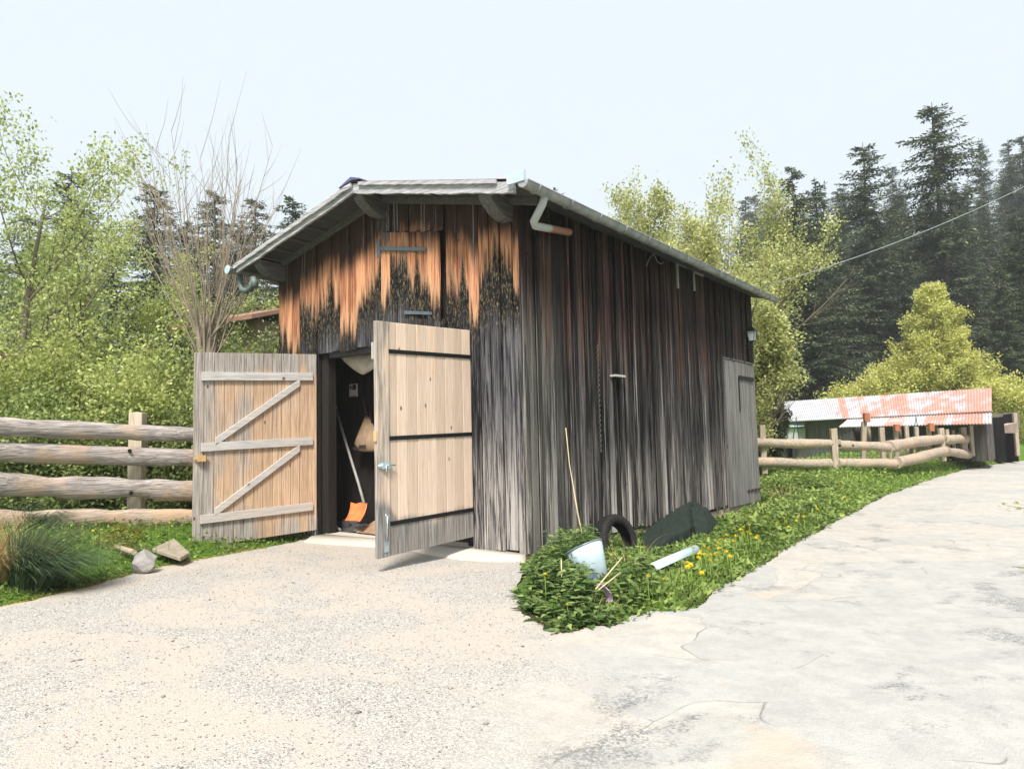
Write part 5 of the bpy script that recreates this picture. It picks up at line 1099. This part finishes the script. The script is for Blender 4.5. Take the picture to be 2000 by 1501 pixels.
rows = [[C_(1252, 1045, .40), C_(1258, 1075, .85), C_(1296, 1106, 1.15)], [C_(1290, 1015, .30), C_(1300, 1052, 1.0), C_(1316, 1102, 1.1)], [C_(1332, 990, .15), C_(1346, 1030, 1.0), C_(1352, 1092, 1.05)], [C_(1346, 978, .10), C_(1352, 1018, .30), C_(1360, 1075, .55)], [C_(1366, 986, .10), C_(1378, 1020, .45), C_(1382, 1070, .9)], [C_(1386, 1000, .12), C_(1396, 1022, .35), C_(1402, 1062, .7)], [C_(1402, 1022, .2), C_(1414, 1040, .6), C_(1424, 1058, .9)]]
cp = sheetmesh('carpet_piece', rows, .014, M['carpet'], sub=4); cp.modifiers['sub'].subdivision_type = 'SIMPLE'; tag(cp, 'crumpled piece of dark green artificial turf carpet dumped against the barn footing', 'carpet')
tx = bpy.data.textures.new('wrinkle', 'CLOUDS'); tx.noise_scale = .16; dm_ = cp.modifiers.new('wrinkle', 'DISPLACE'); dm_.texture = tx; dm_.strength = .12; dm_.texture_coords = 'GLOBAL'
mb = MB(); a, b = Vector(G(1272, 1112, .0)), Vector(G(1358, 1074, .08)); n = 12; d_ = (b-a).normalized(); sd_ = d_.cross(Vector((0, 0, 1))).normalized(); vs = []
for p_ in (a, b):
    for q_ in (.062, .056):
        for i in range(n+1): an = math.pi*i/n; vs.append(p_+sd_*math.cos(an)*q_+Vector((0, 0, 1))*math.sin(an)*q_)
k = n+1; fs = [(i, i+1, 2*k+i+1, 2*k+i) for i in range(n)]+[(k+i, 3*k+i, 3*k+i+1, k+i+1) for i in range(n)]+[(i, k+i, k+i+1, i+1) for i in range(n)]+[(2*k+i, 2*k+i+1, 3*k+i+1, 3*k+i) for i in range(n)]
mb.add(vs, fs, .5, True); tag(mb.build('gutter_offcut', plain('pale_blue_plastic_offcut', (.50, .64, .68), .4, var=.06)), 'pale blue half round gutter offcut lying in the dandelions', 'pipe')
cane = plain('straw_cane', (.58, .46, .30), .6)
mb = MB(); mb.tube([PX(.10, 1105, 835), PX(.14, 1112, 905), PX(.30, 1128, 1000), PX(.45, 1141, 1062)], [.006, .008, .010, .010], 6); tag(mb.build('cane', cane), 'long thin straw coloured cane leaning against the side wall behind the bucket', 'stick')
mb = MB(); mb.tube([D(1163, 1150, 6.2), D(1215, 1088, 6.6)], .007, 6); tag(mb.build('cane', cane), 'upper of two short straw stalks crossing in front of the bucket', 'stick')
mb = MB(); mb.tube([D(1168, 1152, 6.2), D(1212, 1117, 6.5)], .006, 6); tag(mb.build('cane', cane), 'lower of two short straw stalks crossing in front of the bucket', 'stick')
mb = MB(); mb.tube([D(1096, 1092, 6.5), D(1097, 1125, 6.4)], .005, 6); tag(mb.build('cane', cane), 'short upright straw stalk among the nettles left of the bucket', 'stick')

# ------------------------------------------------------------------ right log fence
fy = {1470: 19.2, 1632: 20.2, 1745: 21.2, 1842: 25.5, 1930: 31.5}
M['rlog'] = rot_wood('pale_barked_log', (.18, .14, .11), (.62, .52, .42), .6, warm=.4); M['rpost'] = wood('grey_brown_fence_post', (.20, .16, .12), (.55, .46, .36), (40, 40, 3), knots=False).m
p0 = D(1632, 925, 20.2); rf_ = thing('log_rail_fence', 'two rail fence of thick pale logs along the verge beyond the barn', 'fence', tuple(p0)); off = Vector(p0)
def rlog(x0, y0, d0, x1, y1, d1, r): 
    return logrig('rail', [Vector(D(x0, y0, d0))-off, Vector(D(x1, y1, d1))-off], r, M['rlog'], rf_, seg=12, rg=.12)
rlog(1462, 864, 19.2, 1640, 867, 20.2, .125); rlog(1636, 868, 20.1, 1752, 874, 21.2, .13); rlog(1735, 871, 21.0, 1840, 856, 25.5, .17)
rlog(1462, 902, 19.2, 1640, 906, 20.2, .13); rlog(1634, 904, 20.1, 1752, 905, 21.2, .14); rlog(1750, 904, 21.1, 1846, 880, 25.5, .17)
rlog(1842, 858, 25.5, 1885, 857, 28.5, .17); rlog(1882, 857, 28.4, 1930, 860, 31.5, .19); rlog(1842, 880, 25.4, 1892, 888, 28.5, .16); rlog(1890, 885, 28.5, 1928, 880, 31.5, .18)
for px, pt, pb, dep, wd in ((1493, 830, 925, 19.4, .15), (1632, 836, 918, 20.0, .17), (1842, 836, 900, 25.2, .17), (1884, 834, 892, 28.3, .22), (1930, 852, 892, 31.2, .3)): post(px, pt, pb, dep, wd, rf_, M['rpost'], off)
# inner picket row in front of the shed
pf = thing('post_fence', 'row of thin upright posts with wire behind the log fence in front of the shed', 'fence', tuple(D(1700, 900, 23))); off = Vector(pf.location)
for px, pt, pb, dep, wd, tl_ in ((1686, 822, 905, 22.5, .14, .10), (1726, 834, 906, 22.5, .15, 0), (1752, 832, 906, 23, .12, .03), (1775, 830, 905, 23.5, .12, 0), (1794, 833, 902, 24, .12, 0), (1818, 832, 896, 25, .13, 0), (1853, 838, 890, 27, .12, 0), (1865, 840, 888, 28, .1, 0), (1873, 845, 888, 29, .1, 0), (1895, 842, 888, 30, .1, 0), (1905, 845, 888, 31, .12, 0), (1918, 833, 886, 31, .16, 0),
                                 (1783, 868, 905, 23.5, .08, 0), (1803, 866, 900, 24.4, .08, 0), (1810, 866, 899, 24.7, .08, 0), (1740, 878, 905, 22.8, .07, 0), (1762, 876, 903, 23, .07, 0)): post(px, pt, pb, dep, wd, pf, M['rpost'], off, tl_)
rust = plain('orange_rust_paint', (.34, .13, .07), .8)
for px, pt, pb, dep, wd in ((1693, 806, 824, 22.45, .17), (1752, 828, 842, 22.9, .16), (1819, 826, 842, 24.9, .17), (1902, 838, 850, 29.6, .16)): post(px, pt, pb, dep, wd, pf, rust, off, name='painted_post_top')
mb = MB()
for z_ in (872, 880, 888):
    mb.tube([Vector(D(1580, z_, 21.9))-off, Vector(D(1700, z_+1, 22.6))-off], .008, 4)
for px in np.arange(1585, 1700, 9.0): mb.tube([Vector(D(px, 868, 22+(px-1580)*.005))-off, Vector(D(px, 897, 22+(px-1580)*.005))-off], .007, 4)
mb.build('wire_mesh', plain('green_wire', (.06, .12, .08), .6), pf)
mb = MB()
for px in (1555, 1789):
    dd_ = 24.5
    mb.tube([D(px-6, 858, dd_), D(px, 812, dd_), D(px+6, 858, dd_)], .02, 5)
tag(mb.build('wire_stay', plain('teal_steel', (.05, .13, .13), .5)), 'thin dark teal steel stays standing in front of the shed', 'steel stay')

# ------------------------------------------------------------------ the long rusty roofed shed
SA, SB = D(1513, 785, 37.5), D(1937, 757, 30.0); EA, EB = D(1528, 823, 35.0), D(1937, 802, 27.8)
shd = thing('long_shed', 'long low shed with a patched rusty red and white corrugated roof beyond the pasture', 'shed', tuple((SA+SB)/2*np.array([1, 1, 0])+np.array([0, 0, .3]))); off = np.array(shd.location)
def roofmat(name, white):
    m = NT(name, .6, .4, ); r = m.attr(); rx = m.vor(.42, m.sc((1, 1, .6)), 'Color'); s_ = m.n('ShaderNodeSeparateColor'); m.set(s_.inputs[0], rx)
    red = m.mix(m.noise(3, m.sc((1, 1, 1)), 5), (.38, .17, .13), (.60, .36, .30)); wh = m.mix(m.noise(2, detail=5), (.36, .37, .40), (.54, .54, .56))
    f = m.rng(m.math('ADD', r, m.math('MULTIPLY', m.math('SUBTRACT', m.noise(1.3, m.sc((1, 1, .35)), detail=6, rough=.7), .5), 2.2)), .32, .66); c = m.mix(f, wh, red); m.col(c); return m.m
def corr(name, A, B, C2, D2, per, mat, pat, amp=.02, th=.03, parent=shd):
    """A-B top edge, C2-D2 bottom edge"""
    A, B, C2, D2 = [np.array(q)-off for q in (A, B, C2, D2)]; Lr = np.linalg.norm(B-A); n = int(Lr/per)*4; nrm = unit(np.cross(B-A, C2-A)); nrm = nrm*np.sign(nrm[2]); vs = []; mb = MB()
    for i in range(n+1):
        t = i/n; w_ = nrm*amp*math.sin(i*math.pi/2)
        for lay in (0, -th): vs += [A*(1-t)+B*t+w_+nrm*lay, C2*(1-t)+D2*t+w_+nrm*lay]
    for i in range(n):
        t = i/n; r_ = .5+(pat(t)-.5)*.62; b_ = i*4; mb_f = [(b_, b_+1, b_+5, b_+4), (b_+2, b_+6, b_+7, b_+3), (b_+1, b_+3, b_+7, b_+5), (b_, b_+4, b_+6, b_+2)]
        base = len(mb.v) if i else 0
        if i == 0: mb.v = [tuple(map(float, q)) for q in vs]
        for f in mb_f: mb.f.append(list(f)); mb.r.append(r_); mb.sm.append(False)
    return mb.build(name, mat, parent)
RM = roofmat('patched_corrugated_roof', 0)
def pat1(t):
    for a, b, v in ((0, .335, .12), (.335, .37, .75), (.37, .43, .25), (.43, .47, .72), (.47, .54, .36), (.54, .66, .72), (.66, .72, .40), (.72, .80, .66), (.80, .90, .55), (.90, 1.01, .9)):
        if a <= t < b: return v
    return .5
RA, RB = np.array(SA), np.array(SB); corr('main_roof', SA, SB, EA, EB, .11, RM, pat1)
def pat2(t):
    for a, b, v in ((0, .32, .15), (.32, .45, .62), (.45, .58, .15), (.58, .72, .85), (.72, .76, .15), (.76, .95, .85), (.95, 1.01, .1)):
        if a <= t < b: return v
    return .5
Pa, Pb, Pc, Pd = D(1655, 819, 32.2), D(1937, 805, 27.9), D(1638, 833, 31.0), D(1937, 826, 26.6); corr('lower_roof', Pa, Pb, Pc, Pd, .11, RM, pat2)
def swall(name, a, b, z0, mat, h0=0, zt0=None, zt1=None, th=.12):
    a = np.array(a); b = np.array(b); mb = MB(); n = max(1, int(np.linalg.norm((b-a)[:2])/.2)); nr = unit(np.array([(b-a)[1], -(b-a)[0], 0.]))
    for i in range(n):
        p, q = a+(b-a)*i/n, a+(b-a)*(i+.96)/n; v = random.uniform(0, .03)*nr; bt = [np.array([p[0], p[1], z0]), np.array([q[0], q[1], z0])]; bt = [bt[0]+v, bt[1]+v, bt[1]-nr*th, bt[0]-nr*th]; tp = [p+v, q+v, q-nr*th, p-nr*th]
        mb.hexa([x-off for x in bt], [x-off for x in tp], random.random())
    return mb.build(name, mat, shd)
M['shedwood'] = wood('shed_grey_planks', (.02, .018, .018), (.17, .155, .15), (30, 30, 1.5), knots=False).m
swall('wall', D(1545, 822, 35.6), D(1665, 817, 32.6), .2, M['shedwood']); swall('wall', D(1680, 828, 32.6), D(1932, 824, 28.3), .2, wood('drab_shed_planks', (.03, .028, .025), (.16, .15, .135), (30, 30, 1.5), knots=False).m)  # second wall: planks slightly browner than the other shed walls
swall('wall', D(1932, 824, 28.3), D(1934, 775, 31), .2, M['shedwood']); swall('wall', D(1934, 800, 33), D(1520, 822, 40), .2, M['shedwood']); swall('wall', D(1520, 822, 40), D(1530, 826, 35.7), .2, M['shedwood'])
bkA, bkB = np.array(SA)+np.array([-.6, 2.6, -.9]), np.array(SB)+np.array([-.6, 2.6, -.9]); corr('rear_roof', SA, SB, bkA, bkB, .11, RM, pat1)
corr('small_canopy', D(1530, 824, 35.2), D(1571, 822, 34.6), D(1528, 834, 34.9), D(1571, 832, 34.2), .11, plain('pale_sheet', (.40, .48, .50), .5), lambda t: .1)
a, b = D(1534, 836, 35.0), D(1556, 836, 34.6); a2, b2 = D(1534, 858, 35.0), D(1556, 858, 34.6); bk_ = np.array([.3, .4, 0]); mb = MB(); mb.hexa([a2-off, b2-off, b2+bk_-off, a2+bk_-off], [a-off, b-off, b+bk_-off, a+bk_-off]); mb.build('pale_door', plain('pale_grey_panel', (.42, .44, .45), .7), shd)
for px in (1700, 1760, 1830, 1900): post(px, 830, 890, 31.8-(px-1700)*.017, .14, shd, M['rpost'], Vector(off), name='roof_post')
# small dark plank shed at the far right
s2 = thing('small_plank_shed', 'small dark leaning plank shed at the right end of the road fence', 'shed', tuple(D(1963, 890, 33))); off = np.array(s2.location)
def box_thing(a_px, b_px, dep, depth, ztop_a, ztop_b, pb, mat, name, parent):
    a0, b0 = D(a_px, pb, dep), D(b_px, pb, dep-.6); at_, bt_ = D(a_px, ztop_a, dep), D(b_px, ztop_b, dep-.6); bk = np.array([-.5, depth, 0]); mb = MB(); zb = min(a0[2], b0[2])-.3
    f = lambda p, z: np.array([p[0], p[1], z])-off
    mb.hexa([f(a0, zb), f(b0, zb), f(b0+bk, zb), f(a0+bk, zb)], [f(a0, at_[2]), f(b0, bt_[2]), f(b0+bk, bt_[2]-.1), f(a0+bk, at_[2]-.1)], .5); return mb.build(name, mat, parent)
dkw = wood('black_brown_planks', (.006, .006, .006), (.035, .032, .03), (25, 25, 1.2), knots=False).m
box_thing(1942, 1966, 32.6, 2.5, 815, 813, 888, dkw, 'wall', s2); box_thing(1966, 1989, 33.4, 2.5, 809, 806, 888, dkw, 'wall', s2)
box_thing(1938, 1992, 33.9, 2.2, 808, 804, 822, plain('mossy_board_roof', (.16, .15, .12), .9), 'roof', s2); box_thing(1968, 1987, 32.9, .3, 826, 825, 832, plain('pinkish_board', (.5, .38, .32), .8), 'ledge', s2)
post(1988, 806, 890, 32.6, .16, s2, M['rpost'], Vector(off), name='corner_post')

# houses glimpsed at left
def cottage(name, label, px, dep, ridge_py, eave_py, wpx, col, rz):
    a, b = D(px-wpx, eave_py, dep), D(px+wpx, eave_py, dep+1); rg = D(px, ridge_py, dep)[2]; cx_, cy_ = (a[0]+b[0])/2, (a[1]+b[1])/2; ez = a[2]; g = float(H(cx_, cy_)[0]); wl = np.linalg.norm(b-a)
    r_ = thing(name, label, 'house', (cx_, cy_, g), None, rz); mb = MB(); h = wl/2; dp = 2.8; mb.box(-h+.2, h-.2, -dp, dp, -.2, ez-g); mb.build('wall', plain(name+'_wall', (.30, .22, .17), .9), r_)
    mb = MB(); mb.hexa([(-h-.2, -dp-.5, ez-g-.1), (h+.2, -dp-.5, ez-g-.1), (h+.2, 0, rg-g), (-h-.2, 0, rg-g)], [(-h-.2, -dp-.5, ez-g), (h+.2, -dp-.5, ez-g), (h+.2, 0, rg-g+.1), (-h-.2, 0, rg-g+.1)]); mb.hexa([(-h-.2, 0, rg-g), (h+.2, 0, rg-g), (h+.2, dp+.5, ez-g-.1), (-h-.2, dp+.5, ez-g-.1)], [(-h-.2, 0, rg-g+.1), (h+.2, 0, rg-g+.1), (h+.2, dp+.5, ez-g), (-h-.2, dp+.5, ez-g)])
    mb.build('roof', plain(name+'_tiles', col, .8, scale=3), r_); return r_
cottage('small_house', 'low house with a pinkish red roof glimpsed through the bushes at the left edge', -40, 24, 690, 745, 95, (.62, .30, .22), YAW)
cottage('outbuilding', 'outbuilding with a brown roof just behind the left corner of the barn', 600, 19.5, 590, 655, 95, (.30, .17, .12), YAW-.5)
for px, py, c_, lab in ((226, 722, (.25, .34, .62), 'blue cloth glimpsed through the bush behind the left fence'), (222, 764, (.22, .08, .35), 'purple cloth glimpsed through the bush below the blue one')):
    rows = [[D(px-9+9*j+random.uniform(-2, 2), py-7+7*i+random.uniform(-2, 2), 13.6+.05*((i+j) % 2)) for j in range(3)] for i in range(3)]
    tag(sheetmesh('cloth', rows, .01, plain('cloth_'+str(px), c_, .8)), lab, 'cloth')
# overhead cable and its pole beyond the right edge
A_ = Vector(PX(-.4, 1500, 566)); A_ = Vector(D(1485, 562, 17.5)); B_ = Vector(D(2330, 170, 23)); pts = []
for i in range(41): t = i/40; p = A_.lerp(B_, t); p.z -= 1.1*4*t*(1-t)*.55; pts.append(p)
mb = MB(); mb.tube(pts, .011, 6); tag(mb.build('overhead_cable', plain('grey_cable', (.26, .29, .30), .6)), 'grey overhead cable rising from behind the barn to the upper right', 'cable')
mb = MB(); g = float(H(B_.x, B_.y)[0]); mb.tube([(B_.x, B_.y, g), (B_.x, B_.y, B_.z+.4)], [.14, .10], 12); tag(mb.build('utility_pole', M['rpost']), 'wooden pole outside the right edge that carries the cable', 'pole')

# ------------------------------------------------------------------ haze
hb = MB(); hb.box(-330, 330, -120, 330, -14, 150); hz_ = hb.build('haze', bpy.data.materials.new('haze')); hm = hz_.data.materials[0]; hm.use_nodes = True; hn = hm.node_tree; hn.nodes.remove(hn.nodes['Principled BSDF'])
pv = hn.nodes.new('ShaderNodeVolumePrincipled'); pv.inputs['Color'].default_value = (.90, .94, .98, 1); pv.inputs['Density'].default_value = .0009; hn.links.new(pv.outputs[0], hn.nodes['Material Output'].inputs['Volume']); hz_['kind'] = 'stuff'; hz_['label'] = 'pale haze in the air over the whole place'
